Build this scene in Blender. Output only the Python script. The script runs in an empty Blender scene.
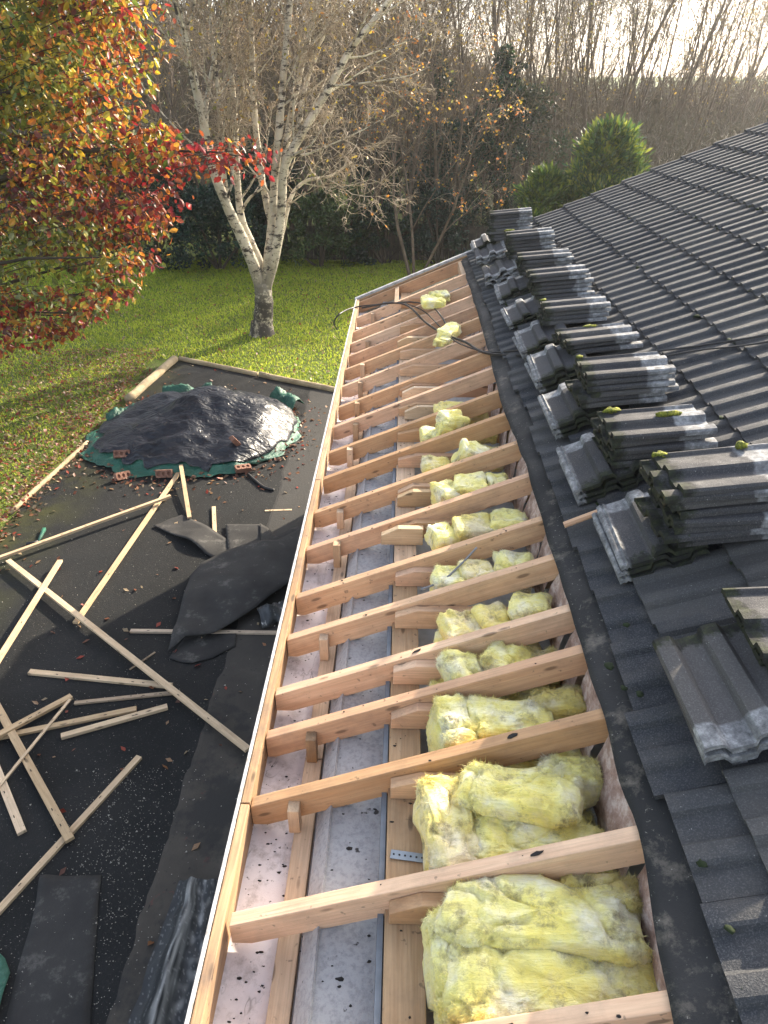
import bpy, math, random
from math import sin, cos, pi, radians, atan2, hypot, sqrt
from mathutils import Vector, Matrix, noise
rnd = random.Random(7)
C = bpy.context.scene.collection
T = radians(22.3); CT, ST, TT = cos(T), sin(T), math.tan(T)
ZR = -1.85/CT                       # top of the rafters at x = 0 (camera height is 0)
GZ = -4.5                           # ground level
def roofz(x): return ZR + TT*x

# ---------------------------------------------------------------- camera
F = 710.0; W, H = 768, 1024
vx, vy = 22.5, -427.0
d1 = Vector((vx, -vy, -F)).normalized()
pit = math.atan(-vy/F)
upc = Vector((0, cos(pit), sin(pit)))
Xc = d1.cross(upc).normalized(); Zc = Xc.cross(d1)
R3 = Matrix((Xc, d1, Zc))           # camera -> world
cam = bpy.data.cameras.new('camera'); co = bpy.data.objects.new('camera', cam); C.objects.link(co)
co.matrix_world = R3.to_4x4(); cam.sensor_fit = 'VERTICAL'; cam.sensor_height = 24.0; cam.lens = F*24.0/H
cam.clip_start = .05; cam.clip_end = 2000
bpy.context.scene.camera = co
def ray(px, py): return R3 @ Vector((px-W/2, -(py-H/2), -F))
def G(px, py, z=GZ):
    r = ray(px, py); return r*(z/r.z)
def PY(px, py, Y):
    r = ray(px, py); return r*(Y/r.y)

# ---------------------------------------------------------------- mesh helpers
class MB:
    def __init__(s): s.v = []; s.f = []; s.m = []; s.c = None
    def add(s, vs, fs, mi=0):
        b = len(s.v); s.v.extend([tuple(v) for v in vs])
        for f in fs: s.f.append(tuple(i+b for i in f)); s.m.append(mi)
    def box(s, x0, x1, y0, y1, z0, z1, mi=0):
        s.add([(x0,y0,z0),(x1,y0,z0),(x1,y1,z0),(x0,y1,z0),(x0,y0,z1),(x1,y0,z1),(x1,y1,z1),(x0,y1,z1)],
              [(0,3,2,1),(4,5,6,7),(0,1,5,4),(1,2,6,5),(2,3,7,6),(3,0,4,7)], mi)
    def prism(s, prof, y0, y1, mi=0):   # profile in xz (counter clockwise seen from -y), extruded in y
        n = len(prof)
        vs = [(x, y0, z) for x, z in prof]+[(x, y1, z) for x, z in prof]
        fs = [tuple(range(n)), tuple(range(2*n-1, n-1, -1))]
        for i in range(n):
            j = (i+1) % n; fs.append((i, i+n, j+n, j))
        s.add(vs, fs, mi)
    def tube(s, pts, rad, n=5, mi=0, cap=True):
        pts = [Vector(p) for p in pts]; m = len(pts)
        if not hasattr(rad, '__len__'): rad = [rad]*m
        t0 = (pts[1]-pts[0]).normalized(); a = t0.orthogonal().normalized()
        vs = []; 
        for i, p in enumerate(pts):
            t = (pts[min(i+1, m-1)]-pts[max(i-1, 0)])
            if t.length < 1e-9: t = t0
            t.normalize()
            a = (a-t*a.dot(t)); a = a.normalized() if a.length > 1e-6 else t.orthogonal().normalized()
            b = t.cross(a)
            for k in range(n):
                an = 2*pi*k/n; vs.append(p+(a*cos(an)+b*sin(an))*rad[i])
        fs = []
        for i in range(m-1):
            for k in range(n):
                k2 = (k+1) % n; fs.append((i*n+k, i*n+k2, (i+1)*n+k2, (i+1)*n+k))
        if cap: fs.append(tuple(range(n-1, -1, -1))); fs.append(tuple((m-1)*n+k for k in range(n)))
        s.add(vs, fs, mi)
    def build(s, name, mats, parent=None, loc=None, smooth=False, bevel=0, auto=None):
        me = bpy.data.meshes.new(name)
        me.from_pydata(s.v, [], s.f); 
        if not isinstance(mats, (list, tuple)): mats = [mats]
        for m in mats: me.materials.append(m)
        if len(mats) > 1: me.polygons.foreach_set('material_index', s.m)
        if smooth: me.polygons.foreach_set('use_smooth', [True]*len(me.polygons))
        if s.c is not None:
            ca = me.color_attributes.new('Col', 'FLOAT_COLOR', 'POINT')
            ca.data.foreach_set('color', [x for c in s.c for x in c])
        me.update()
        o = bpy.data.objects.new(name, me); C.objects.link(o)
        if parent: o.parent = parent
        if loc is not None: o.location = loc
        if bevel:
            b = o.modifiers.new('bevel', 'BEVEL'); b.width = bevel; b.segments = 2; b.limit_method = 'ANGLE'
        return o
def tag(o, label=None, cat=None, group=None, kind=None):
    if label: o['label'] = label
    if cat: o['category'] = cat
    if group: o['group'] = group
    if kind: o['kind'] = kind
    return o
def empty(name, loc=(0,0,0)):
    o = bpy.data.objects.new(name, None); C.objects.link(o); o.location = loc; o.empty_display_size = .2; return o
def copy_tree(o, parent=None):
    c = o.copy(); C.objects.link(c); c.parent = parent
    for ch in o.children: copy_tree(ch, c)
    return c
def nz(p, s=1.0): return noise.noise(Vector(p)*s)
def fbm(p, s=1.0, o=4):
    v = 0; a = 1; p = Vector(p)*s
    for i in range(o): v += a*noise.noise(p); p = p*2.03+Vector((7.1,3.3,1.7)); a *= .5
    return v

# ---------------------------------------------------------------- materials
def mat(name, build):
    m = bpy.data.materials.new(name); m.use_nodes = True; nt = m.node_tree
    for n in list(nt.nodes): nt.nodes.remove(n)
    out = nt.nodes.new('ShaderNodeOutputMaterial')
    b = nt.nodes.new('ShaderNodeBsdfPrincipled'); nt.links.new(b.outputs[0], out.inputs[0])
    build(NT(nt, b, out)); return m
class NT:
    def __init__(s, nt, b, out): s.nt = nt; s.b = b; s.out = out
    def n(s, t, **k):
        x = s.nt.nodes.new(t)
        for a, v in k.items(): setattr(x, a, v)
        return x
    def l(s, a, b): s.nt.links.new(a, b)
    def put(s, v, sock):
        if isinstance(v, bpy.types.NodeSocket): s.l(v, sock)
        else: sock.default_value = v
    def coord(s, kind='Object', scale=(1,1,1), rot=(0,0,0)):
        tc = s.n('ShaderNodeTexCoord'); mp = s.n('ShaderNodeMapping'); s.l(tc.outputs[kind], mp.inputs[0])
        mp.inputs['Scale'].default_value = scale; mp.inputs['Rotation'].default_value = rot
        return mp.outputs[0]
    def offs(s, v, amt=40):   # shift by object random
        oi = s.n('ShaderNodeObjectInfo'); m = s.n('ShaderNodeVectorMath', operation='MULTIPLY_ADD')
        cb = s.n('ShaderNodeCombineXYZ'); s.l(oi.outputs['Random'], cb.inputs[0]); s.l(oi.outputs['Random'], cb.inputs[1]); s.l(oi.outputs['Random'], cb.inputs[2])
        s.l(cb.outputs[0], m.inputs[0]); m.inputs[1].default_value = (amt, amt*.7, amt*.4); s.l(v, m.inputs[2]); return m.outputs[0]
    def rand(s): return s.n('ShaderNodeObjectInfo').outputs['Random']
    def island(s): return s.n('ShaderNodeNewGeometry').outputs['Random Per Island']
    def noise(s, v, scale, detail=4, rough=.55, dist=0):
        x = s.n('ShaderNodeTexNoise'); s.l(v, x.inputs['Vector']); x.inputs['Scale'].default_value = scale
        x.inputs['Detail'].default_value = detail; x.inputs['Roughness'].default_value = rough; x.inputs['Distortion'].default_value = dist
        return x.outputs['Fac']
    def voro(s, v, scale, feat='F1', out='Distance', rnd=1):
        x = s.n('ShaderNodeTexVoronoi', feature=feat); s.l(v, x.inputs['Vector']); x.inputs['Scale'].default_value = scale
        x.inputs['Randomness'].default_value = rnd
        return x.outputs[out]
    def ramp(s, f, stops, interp='LINEAR'):
        r = s.n('ShaderNodeValToRGB'); s.l(f, r.inputs[0]); e = r.color_ramp.elements; r.color_ramp.interpolation = interp
        while len(e) < len(stops): e.new(.5)
        for i, (p, c) in enumerate(stops):
            e[i].position = p
            if not hasattr(c, '__len__'): c = (c, c, c)
            e[i].color = (c[0], c[1], c[2], 1)
        return r.outputs[0]
    def mix(s, f, a, b, bt='MIX'):
        m = s.n('ShaderNodeMix', data_type='RGBA', blend_type=bt); 
        s.put(f, m.inputs[0])
        for v, i in ((a, 6), (b, 7)):
            if hasattr(v, '__len__') and not isinstance(v, bpy.types.NodeSocket): v = (v[0], v[1], v[2], 1)
            s.put(v, m.inputs[i])
        return m.outputs[2]
    def math(s, op, a, b=0, c=None):
        m = s.n('ShaderNodeMath', operation=op); s.put(a, m.inputs[0]); s.put(b, m.inputs[1])
        if c is not None: s.put(c, m.inputs[2])
        return m.outputs[0]
    def bump(s, h, strength=.3, dist=.01):
        b = s.n('ShaderNodeBump'); s.l(h, b.inputs['Height']); b.inputs['Strength'].default_value = strength
        b.inputs['Distance'].default_value = dist; s.l(b.outputs[0], s.b.inputs['Normal'])
    def col(s, c): 
        if hasattr(c, '__len__') and not isinstance(c, bpy.types.NodeSocket): c = (c[0], c[1], c[2], 1)
        s.put(c, s.b.inputs['Base Color'])
    def rough(s, v): s.put(v, s.b.inputs['Roughness'])
    def sep(s, v):
        x = s.n('ShaderNodeSeparateXYZ'); s.l(v, x.inputs[0]); return x.outputs
    def translucent(s, colr, fac):
        t = s.n('ShaderNodeBsdfTranslucent'); s.l(colr, t.inputs[0]); m = s.n('ShaderNodeMixShader'); m.inputs[0].default_value = fac
        s.l(s.b.outputs[0], m.inputs[1]); s.l(t.outputs[0], m.inputs[2]); s.l(m.outputs[0], s.out.inputs[0])

def wood(name, light, dark, stain=.35, spot=.5, rough=.75, grey=0):
    def f(n):
        v = n.offs(n.coord('Object', (1.2, 14, 14)))
        g = n.noise(v, 2.4, 6, .62, .6)
        v2 = n.offs(n.coord('Object', (3, 90, 90))); g2 = n.noise(v2, 1.5, 3, .6)
        base = n.mix(n.ramp(g, [(.3, 0), (.7, 1)]), dark, light)
        base = n.mix(n.math('MULTIPLY', n.ramp(g2, [(.42, 0), (.62, 1)]), .3), base, tuple(.62*x for x in dark))
        o1 = n.offs(n.coord('Object', (1, 1, 1)), 17)
        k = n.voro(n.offs(n.coord('Object', (4.2, 13, 13)), 9), 1.0)
        base = n.mix(n.math('MULTIPLY', n.ramp(k, [(.09, 1), (.15, 0)]), .8), base, tuple(.28*x for x in dark))   # knots
        st = n.ramp(n.noise(o1, 5.5, 6, .7), [(.46, 0), (.74, 1)])
        base = n.mix(n.math('MULTIPLY', st, stain), base, (.16, .11, .08))
        sp = n.ramp(n.noise(o1, 38, 2, .5), [(.68, 0), (.74, 1)])
        base = n.mix(n.math('MULTIPLY', sp, spot), base, (.03, .025, .022))
        hs = n.n('ShaderNodeHueSaturation'); n.l(base, hs.inputs['Color'])
        n.put(n.math('MULTIPLY_ADD', n.rand(), .42, .74), hs.inputs['Value']); n.put(n.math('MULTIPLY_ADD', n.rand(), -.25, 1.08-grey), hs.inputs['Saturation'])
        n.col(hs.outputs[0]); n.rough(rough)
        n.bump(n.math('ADD', g2, n.math('MULTIPLY', g, .5)), .35, .004)
    return mat(name, f)
M = {}
M['rafter'] = wood('sawn_softwood', (.74, .485, .285), (.60, .345, .185))
M['rafter_old'] = wood('orange_aged_softwood', (.66, .40, .22), (.52, .28, .15), .45)
M['plate'] = wood('pale_plate_timber', (.60, .42, .26), (.45, .29, .165), .4)
M['fascia_wood'] = wood('dirty_fascia_timber', (.50, .33, .18), (.27, .16, .08), .9, .9)
M['batten'] = wood('pale_batten_timber', (.66, .50, .32), (.50, .35, .20), .3, .6)
M['batten_dull'] = wood('dull_batten_timber', (.47, .36, .25), (.33, .24, .16), .5, .7)
def f(n):
    o = n.coord('Object'); g = n.noise(o, 60, 4, .7); b = n.ramp(n.noise(o, 2.2, 5, .6), [(.3, (.30,.30,.31)), (.7, (.46,.46,.47))])
    b = n.mix(n.math('MULTIPLY', n.ramp(g, [(.35, 1), (.55, 0)]), .4), b, (.13,.13,.14))
    w = n.ramp(n.voro(n.coord('Object', (1, 2.25, 1)), 1.0, 'DISTANCE_TO_EDGE', 'Distance', 0), [(.0, 1), (.015, 0)])
    b = n.mix(n.math('MULTIPLY', w, .0), b, (.2,.2,.2))
    b = n.mix(n.ramp(n.noise(o, 26, 3, .6), [(.67, 0), (.73, 1)]), b, (.05,.045,.045))
    n.col(b); n.rough(.9); n.bump(g, .5, .006)
M['concrete'] = mat('grey_blockwork', f)
def f(n):
    o = n.coord('Object'); b = n.ramp(n.noise(o, 3, 5, .65), [(.3, (.46,.42,.43)), (.5,(.66,.62,.635)), (.75, (.76,.73,.745))])
    b = n.mix(n.math('MULTIPLY', n.ramp(n.noise(o, 13, 6, .75), [(.5, 0), (.68, 1)]), .6), b, (.22,.19,.175))
    b = n.mix(n.ramp(n.noise(o, 42, 3, .6), [(.66, 0), (.71, 1)]), b, (.03,.028,.028))
    b = n.mix(n.math('MULTIPLY', n.ramp(n.noise(o, 4, 3), [(.52, 0), (.6, 1)]), n.ramp(n.noise(n.coord('Object', (1,.35,1)), 7, 3, .5, 1.2), [(.49, 0), (.5, .8), (.51, 0)])), b, (.2,.18,.17))
    n.col(b); n.rough(.8); n.bump(n.noise(o, 40, 4), .3, .003)
M['soffit'] = mat('stained_white_soffit_board', f)
def f(n):
    o = n.coord('Object'); b = n.mix(n.ramp(n.noise(o, 18, 5, .7), [(.45, 0), (.7, 1)]), (.50,.50,.51), (.17,.15,.14))
    n.col(b); n.rough(.6)
M['pvc'] = mat('white_painted_edge', f)
def f(n):
    o = n.coord('Object'); b = n.ramp(n.noise(o, 3, 5, .6), [(.3, (.5,.48,.44)), (.7, (.66,.64,.60))]); n.col(b); n.rough(.9)
    n.bump(n.noise(o, 60, 4), .5, .006)
M['render'] = mat('cream_wall_render', f)
def f(n):
    o = n.coord('Object'); b = n.ramp(n.noise(o, 9, 5, .6), [(.3, (.12,.14,.165)), (.7, (.22,.25,.29))]); n.col(b); n.rough(.6)
M['dpc'] = mat('blue_grey_membrane', f)
def f(n):
    o = n.coord('Object'); g = n.noise(o, 130, 3, .7)
    n.b.inputs['Specular IOR Level'].default_value = .3; b = n.ramp(n.noise(o, 1.7, 6, .6), [(.3, (.016,.017,.018)), (.62, (.03,.03,.031)), (.8, (.06,.055,.05))])
    b = n.mix(n.math('MULTIPLY', n.ramp(n.noise(o, 7, 8, .75), [(.54, 0), (.68, 1)]), .8), b, (.17,.15,.125))
    b = n.mix(n.ramp(n.noise(o, 80, 3, .7), [(.66, 0), (.72, 1)]), b, (.30,.28,.25))
    n.col(b); n.rough(n.ramp(n.noise(o, 5, 3), [(.3,.55), (.7,.85)])); n.bump(n.math('ADD', g, n.noise(o, 9, 3)), .35, .006)
M['felt'] = mat('black_bitumen_felt', f)
def f(n):
    o = n.offs(n.coord('Object')); g = n.noise(o, 90, 3, .7)
    n.b.inputs['Specular IOR Level'].default_value = .25; b = n.ramp(n.noise(o, 2.5, 6, .6), [(.3, (.018,.018,.019)), (.7, (.045,.044,.043))])
    b = n.mix(n.math('MULTIPLY', n.ramp(n.noise(o, 5, 8, .75), [(.56, 0), (.74, 1)]), .6), b, (.20,.19,.175))
    b = n.mix(n.ramp(n.noise(o, 33, 3, .7), [(.71, 0), (.76, 1)]), b, (.34,.32,.29))
    n.col(b); n.rough(.72); n.bump(n.math('ADD', g, n.noise(o, 6, 4)), .4, .008)
M['felt_ground'] = mat('torn_grey_felt', f)
def tilemat(name, hd):
    def f(n):
        oc = n.coord('Object'); o = n.offs(oc, 23) if hd else oc
        isl = n.rand() if hd else n.island()
        g = n.noise(o, 220, 3, .75)
        b = n.ramp(isl, [(0, (.042,.042,.047)), (.5, (.062,.062,.068)), (1, (.092,.088,.088))]) if hd else n.ramp(isl, [(0, (.034,.037,.044)), (.5, (.050,.053,.060)), (1, (.075,.075,.077))])
        b = n.mix(n.math('MULTIPLY', n.ramp(g, [(.5, 0), (.66, 1)]), .5), b, (.19,.19,.19))
        b = n.mix(n.ramp(n.noise(o, 140, 2, .5), [(.73, 0), (.77, 1)]), b, (.4,.4,.38))
        b = n.mix(n.math('MULTIPLY', n.ramp(n.noise(o, 8, 6, .7), [(.45, 0), (.75, 1)]), .55), b, (.115,.108,.10))
        b = n.mix(n.ramp(n.noise(o, 22, 4, .7), [(.735, 0), (.77, 1)]), b, (.33,.33,.30))
        b = n.mix(n.ramp(n.noise(o, 12, 5, .7), [(.70, 0), (.75, 1)]), b, (.03,.05,.012))
        if hd:
            x = n.sep(oc)
            lo_ = n.ramp(n.math('ADD', n.math('MULTIPLY', x[0], 9), n.math('MULTIPLY_ADD', n.noise(o, 22, 5, .75), 1.6, -.8)), [(.25, 1), (.5, 0)])
            b = n.mix(n.math('MULTIPLY', lo_, .8), b, n.ramp(n.noise(o, 30, 4, .7), [(.4, (.012,.013,.012)), (.62, (.03,.038,.015)), (.75, (.10,.10,.05))]))
            e = n.math('ADD', x[0], n.math('MULTIPLY_ADD', n.noise(o, 14, 3), .05, -.025))
            hf = n.ramp(n.math('SUBTRACT', n.math('MULTIPLY_ADD', e, 10, -2.9), n.math('MULTIPLY', n.sep(n.n('ShaderNodeObjectInfo').outputs['Color'])[1], .55)), [(.0, 0), (.12, 1)])
            hc = n.ramp(n.noise(o, 24, 6, .75), [(.3, (.07,.07,.075)), (.5, (.20,.205,.215)), (.68, (.42,.43,.44))])
            oc_ = n.sep(n.n('ShaderNodeObjectInfo').outputs['Color']); sd = n.ramp(n.math('MULTIPLY_ADD', n.math('ADD', x[1], n.math('MULTIPLY_ADD', n.noise(o, 20, 3), .02, -.01)), 30, -8.6), [(.0, 0), (.3, 1)])
            fac = n.math('MAXIMUM', hf, n.math('MULTIPLY', sd, n.math('MULTIPLY', oc_[0], .9))); b = n.mix(fac, b, hc)
        n.b.inputs['Specular IOR Level'].default_value = .17; n.col(b); n.rough(n.ramp(n.noise(o, 16, 4), [(.3, .65), (.7, .95)])); n.bump(n.math('ADD', g, n.noise(o, 35, 5, .7)), .55, .005)
    return mat(name, f)
M['tile'] = tilemat('weathered_concrete_tile', False)
M['tile_loose'] = tilemat('loose_concrete_tile', True)
def f(n):
    o = n.coord('Object'); b = n.ramp(n.noise(o, 90, 3), [(.35, (.05,.07,.012)), (.55, (.19,.20,.02)), (.75, (.36,.35,.05))]); n.col(b); n.rough(.95); n.bump(n.noise(o, 150, 3), .8, .01)
M['moss'] = mat('yellow_green_moss', f)
def f(n):
    o = n.offs(n.coord('Object'), 13); fib = n.noise(n.coord('Object', (9, 60, 60), (0,.5,.6)), 1.6, 5, .7, 1.2)
    g = n.noise(o, 7, 5, .6)
    b = n.ramp(g, [(.26, (.86,.76,.36)), (.40, (.96,.84,.22)), (.50, (.98,.90,.34)), (.64, (.98,.94,.70)), (.84, (.90,.86,.62))])
    b = n.mix(n.math('MULTIPLY', n.ramp(fib, [(.38, 1), (.58, 0)]), .35), b, (.58,.53,.14))
    b = n.mix(n.math('MULTIPLY', n.ramp(n.noise(o, 11, 7, .75), [(.52, 0), (.68, 1)]), .9), b, (.24,.19,.09))
    oi = n.n('ShaderNodeObjectInfo'); b = n.mix(1.0, b, oi.outputs['Color'], 'MULTIPLY')
    n.col(b); n.rough(1.0); n.b.inputs['Sheen Weight'].default_value = .3
    n.b.inputs['Subsurface Weight'].default_value = .25; n.b.inputs['Subsurface Radius'].default_value = (.02,.02,.01); n.b.inputs['Subsurface Scale'].default_value = 1
    n.bump(n.math('ADD', fib, n.noise(o, 60, 6, .75)), .8, .008)
M['wool'] = mat('yellow_glass_wool', f)
def f(n):
    o = n.coord('Object'); b = n.ramp(n.noise(o, 16, 6, .7), [(.3, (.20,.12,.09)), (.5, (.42,.30,.25)), (.62, (.62,.52,.47)), (.8, (.76,.72,.66))]); n.col(b); n.rough(1); n.bump(n.noise(o, 50, 5), .8, .01)
M['pinkwool'] = mat('pinkish_brown_wool_edge', f)
def f(n):
    o = n.coord('Object'); v = n.voro(o, 60, 'F1', 'Color'); g = n.noise(o, 55, 4, .7)
    b = n.ramp(n.noise(o, .7, 6, .6), [(.3, (.008,.009,.010)), (.55, (.014,.015,.016)), (.75, (.024,.024,.024))])
    b = n.mix(n.math('MULTIPLY', n.ramp(g, [(.6, 0), (.70, 1)]), .6), b, (.085,.082,.078))
    b = n.mix(n.ramp(n.noise(o, 95, 2, .5), [(.73, 0), (.76, 1)]), b, (.4,.38,.34))
    x = n.sep(o)
    mo = n.math('MULTIPLY', n.ramp(n.math('MULTIPLY_ADD', x[0], -.8, -3.0), [(.0, 0), (.6, 1)]), n.ramp(n.noise(o, 1.6, 5, .65), [(.4, 0), (.6, 1)]))
    b = n.mix(n.math('MULTIPLY', mo, .8), b, (.045,.047,.014))
    n.b.inputs['Specular IOR Level'].default_value = .2; n.col(b); n.rough(n.ramp(n.noise(o, .9, 4), [(.35, .6), (.65, .9)])); n.bump(n.math('ADD', g, n.noise(o, 120, 2)), .6, .006)
M['asphalt'] = mat('old_tarmac', f)
def f(n):
    o = n.coord('Object'); g = n.noise(o, 40, 4, .7)
    b = n.ramp(n.noise(o, 2.5, 6, .65), [(.3, (.028,.024,.020)), (.6, (.055,.047,.038)), (.8, (.10,.09,.075))])
    b = n.mix(n.ramp(n.noise(o, 17, 4, .7), [(.64, 0), (.69, 1)]), b, (.008,.008,.008))
    b = n.mix(n.ramp(n.noise(o, 6, 5, .7), [(.62, 0), (.69, 1)]), b, (.09,.035,.03))
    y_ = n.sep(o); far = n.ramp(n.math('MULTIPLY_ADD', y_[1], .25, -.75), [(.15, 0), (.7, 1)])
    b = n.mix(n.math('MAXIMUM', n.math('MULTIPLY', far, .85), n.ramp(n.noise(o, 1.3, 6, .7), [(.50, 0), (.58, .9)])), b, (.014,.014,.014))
    n.col(b); n.rough(.75); n.bump(g, .5, .008)
M['path'] = mat('dirty_concrete_path', f)
def f(n):
    o = n.coord('Object'); b = n.ramp(n.noise(o, .5, 6, .7), [(.3, (.06,.09,.010)), (.55, (.11,.16,.016)), (.75, (.15,.17,.03))])
    b = n.mix(n.math('MULTIPLY', n.ramp(n.noise(o, 9, 6, .7), [(.45, 0), (.65, 1)]), .5), b, (.05,.035,.015))
    n.col(b); n.rough(.95); n.bump(n.noise(o, 30, 4), .9, .05)
M['lawn'] = mat('mossy_lawn', f)
def f(n):
    isl = n.island(); o = n.coord('Object')
    b = n.ramp(isl, [(0, (.22,.31,.03)), (.4, (.38,.49,.05)), (.8, (.52,.56,.07)), (1, (.54,.50,.11))])
    b = n.mix(n.math('MULTIPLY', n.ramp(n.noise(o, .8, 5, .7), [(.45, 0), (.7, 1)]), .4), b, (.12,.15,.02))
    n.col(b); n.rough(.5); n.translucent(b, .6)
M['grass'] = mat('grass_blades', f)
def leafmat(name, tr=.45):
    def f(n):
        a = n.n('ShaderNodeVertexColor', layer_name='Col'); n.col(a.outputs[0]); n.rough(.42); n.translucent(a.outputs[0], tr)
    return mat(name, f)
M['leafc'] = leafmat('coloured_leaf')
M['needle'] = leafmat('evergreen_foliage', .3)
def f(n):
    o = n.coord('Object'); v = n.coord('Object', (1, 1, 2.2))
    b = n.ramp(n.noise(o, 3, 5, .6), [(.3, (.38,.33,.24)), (.6, (.60,.54,.43)), (.8, (.70,.65,.56))])
    m = n.ramp(n.noise(v, 4.2, 6, .8), [(.52, 0), (.58, 1)])
    b = n.mix(m, b, (.045,.035,.03))
    z = n.sep(o)
    low = n.math('MULTIPLY', n.ramp(n.math('MULTIPLY_ADD', z[2], -.6, 1.1), [(.05, 0), (.7, 1)]), n.ramp(n.noise(o, 5, 6, .75), [(.40, 0), (.5, 1)]))
    b = n.mix(low, b, (.05,.042,.035))
    n.col(b); n.rough(.8); n.bump(n.noise(v, 12, 5), .5, .02)
M['birch'] = mat('birch_bark', f)
def bark(name, a, c):
    def f(n):
        o = n.coord('Object'); b = n.ramp(n.noise(o, 5, 5, .6), [(.3, a), (.7, c)]); n.col(b); n.rough(.85); n.bump(n.noise(o, 20, 4), .4, .02)
    return mat(name, f)
M['bark'] = bark('brown_bark', (.07,.05,.035), (.17,.125,.09))
M['twig'] = bark('pale_brown_twigs', (.14,.10,.065), (.30,.225,.15))
M['twig_birch'] = bark('birch_twigs', (.20,.15,.10), (.42,.35,.26))
M['twig_far'] = bark('far_brown_twigs', (.06,.05,.035), (.17,.135,.09))
M['log'] = bark('weathered_log', (.25,.19,.11), (.48,.38,.24))
M['darkbark'] = bark('dark_bark', (.03,.025,.02), (.08,.06,.045))
def f(n):
    o = n.coord('Object'); b = n.ramp(n.noise(o, 2.5, 5), [(.3, (.008,.010,.016)), (.7, (.016,.019,.028))])
    b = n.mix(n.math('MULTIPLY', n.ramp(n.noise(o, 9, 7, .75), [(.6, 0), (.75, 1)]), .4), b, (.10,.10,.10))
    n.col(b); n.rough(n.ramp(n.noise(o, 5, 4), [(.3, .27), (.7, .45)])); n.bump(n.noise(n.coord('Object', (1,2.2,1), (0,0,.35)), 6, 4, .5, 1.2), .8, .045)
M['tarp'] = mat('black_polythene_sheet', f)
def f(n):
    o = n.coord('Object'); b = n.ramp(n.noise(o, 5, 5), [(.3, (.012,.075,.05)), (.7, (.03,.14,.095))]); n.col(b); n.rough(.5); n.bump(n.noise(o, 16, 5, .65, 1), .8, .03)
M['green'] = mat('green_tarpaulin', f)
def f(n):
    o = n.coord('Object'); b = n.ramp(n.noise(o, 4, 5), [(.3, (.022,.026,.032)), (.7, (.045,.05,.056))])
    b = n.mix(n.ramp(n.noise(n.coord('Object', (11, 1.6, 8), (0,0,-.3)), 1.3, 6, .7), [(.55, 0), (.64, 1)]), b, (.42,.41,.39))
    n.col(b); n.rough(.38); n.bump(n.noise(o, 12, 5), .5, .02)
M['roll'] = mat('dusty_dark_plastic', f)
def f(n):
    o = n.offs(n.coord('Object')); b = n.ramp(n.noise(o, 12, 4), [(.3, (.13,.06,.04)), (.7, (.28,.145,.10))]); n.col(b); n.rough(.9); n.bump(n.noise(o, 70, 4), .5, .004)
M['brick'] = mat('red_clay_brick', f)
def f(n):
    a = n.n('ShaderNodeVertexColor', layer_name='Col'); n.col(a.outputs[0]); n.rough(.5); n.bump(n.noise(n.coord('Object'), 25, 5), .5, .01)
M['dusty'] = mat('dust_streaked_plastic', f)
def plain(name, c, r=.5, metal=0):
    def f(n):
        o = n.coord('Object'); n.col(n.mix(n.ramp(n.noise(o, 20, 4), [(.35, 0), (.7, .5)]), c, tuple(x*.5 for x in c))); n.rough(r); n.b.inputs['Metallic'].default_value = metal
    return mat(name, f)
M['rubble'] = plain('brown_rubble', (.16,.09,.06), .95)
M['moss_dark'] = plain('dark_moss', (.018,.03,.008), .95)
M['cable'] = plain('black_cable', (.018,.018,.02), .45)
M['greycable'] = plain('grey_cable', (.22,.23,.24), .5)
M['steel'] = plain('galvanised_steel', (.28,.32,.37), .45, .7)
M['chip'] = plain('black_grit', (.02,.018,.017), .9)
M['palechip'] = plain('pale_chips', (.45,.42,.37), .9)
M['fence'] = wood('dark_fence_timber', (.035,.028,.02), (.018,.015,.012), .4)
M['plaster'] = plain('grey_board', (.55,.55,.54), .9)

# ---------------------------------------------------------------- setting: ground
m = MB(); N = 60
def gy(x, y):  # slight rise far away
    return GZ + .02*fbm((x*.25, y*.25, 0)) + max(0, y-24)*.012
xs = [-400,-200,-100,-60]+[-40+i*2 for i in range(41)]+[60,100,200,400]; ys = [-200,-60,-30]+[-20+i*2 for i in range(46)]+[100,160,300,600,1200]
m.v = [(x, y, gy(x, y)-.06) for y in ys for x in xs]
nx = len(xs)
for j in range(len(ys)-1):
    for i in range(nx-1): a = j*nx+i; m.f.append((a, a+1, a+nx+1, a+nx)); m.m.append(0)
tag(m.build('ground', M['lawn']), 'dark earth and rough grass beyond the garden', kind='structure')
def sheet(name, poly, z, material, lab, step=None, amp=0):
    m = MB(); m.add([(x, y, z) for x, y in poly], [tuple(range(len(poly)))]); return tag(m.build(name, material), lab, kind='structure')
# tarmac yard with the corner cut by the lawn edge
yard = [(-4.68,-6),(-.2,-6),(-.2,11.1),(-1.6,11.75),(-4.28,12.95),(-4.5,11.0),(-4.62,9.2),(-4.7,7.6)]
sheet('yard', yard, GZ+.012, M['asphalt'], 'dark old tarmac yard beside the house')
m = MB(); ny_ = 260
for j in range(ny_+1):
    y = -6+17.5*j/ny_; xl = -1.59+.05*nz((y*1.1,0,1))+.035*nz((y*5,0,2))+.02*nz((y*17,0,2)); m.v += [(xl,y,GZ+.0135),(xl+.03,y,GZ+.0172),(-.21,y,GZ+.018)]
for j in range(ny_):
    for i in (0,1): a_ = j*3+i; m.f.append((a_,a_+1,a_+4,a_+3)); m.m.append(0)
tag(m.build('path', M['path']), 'dirty concrete path along the foot of the house wall', kind='structure')
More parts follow.
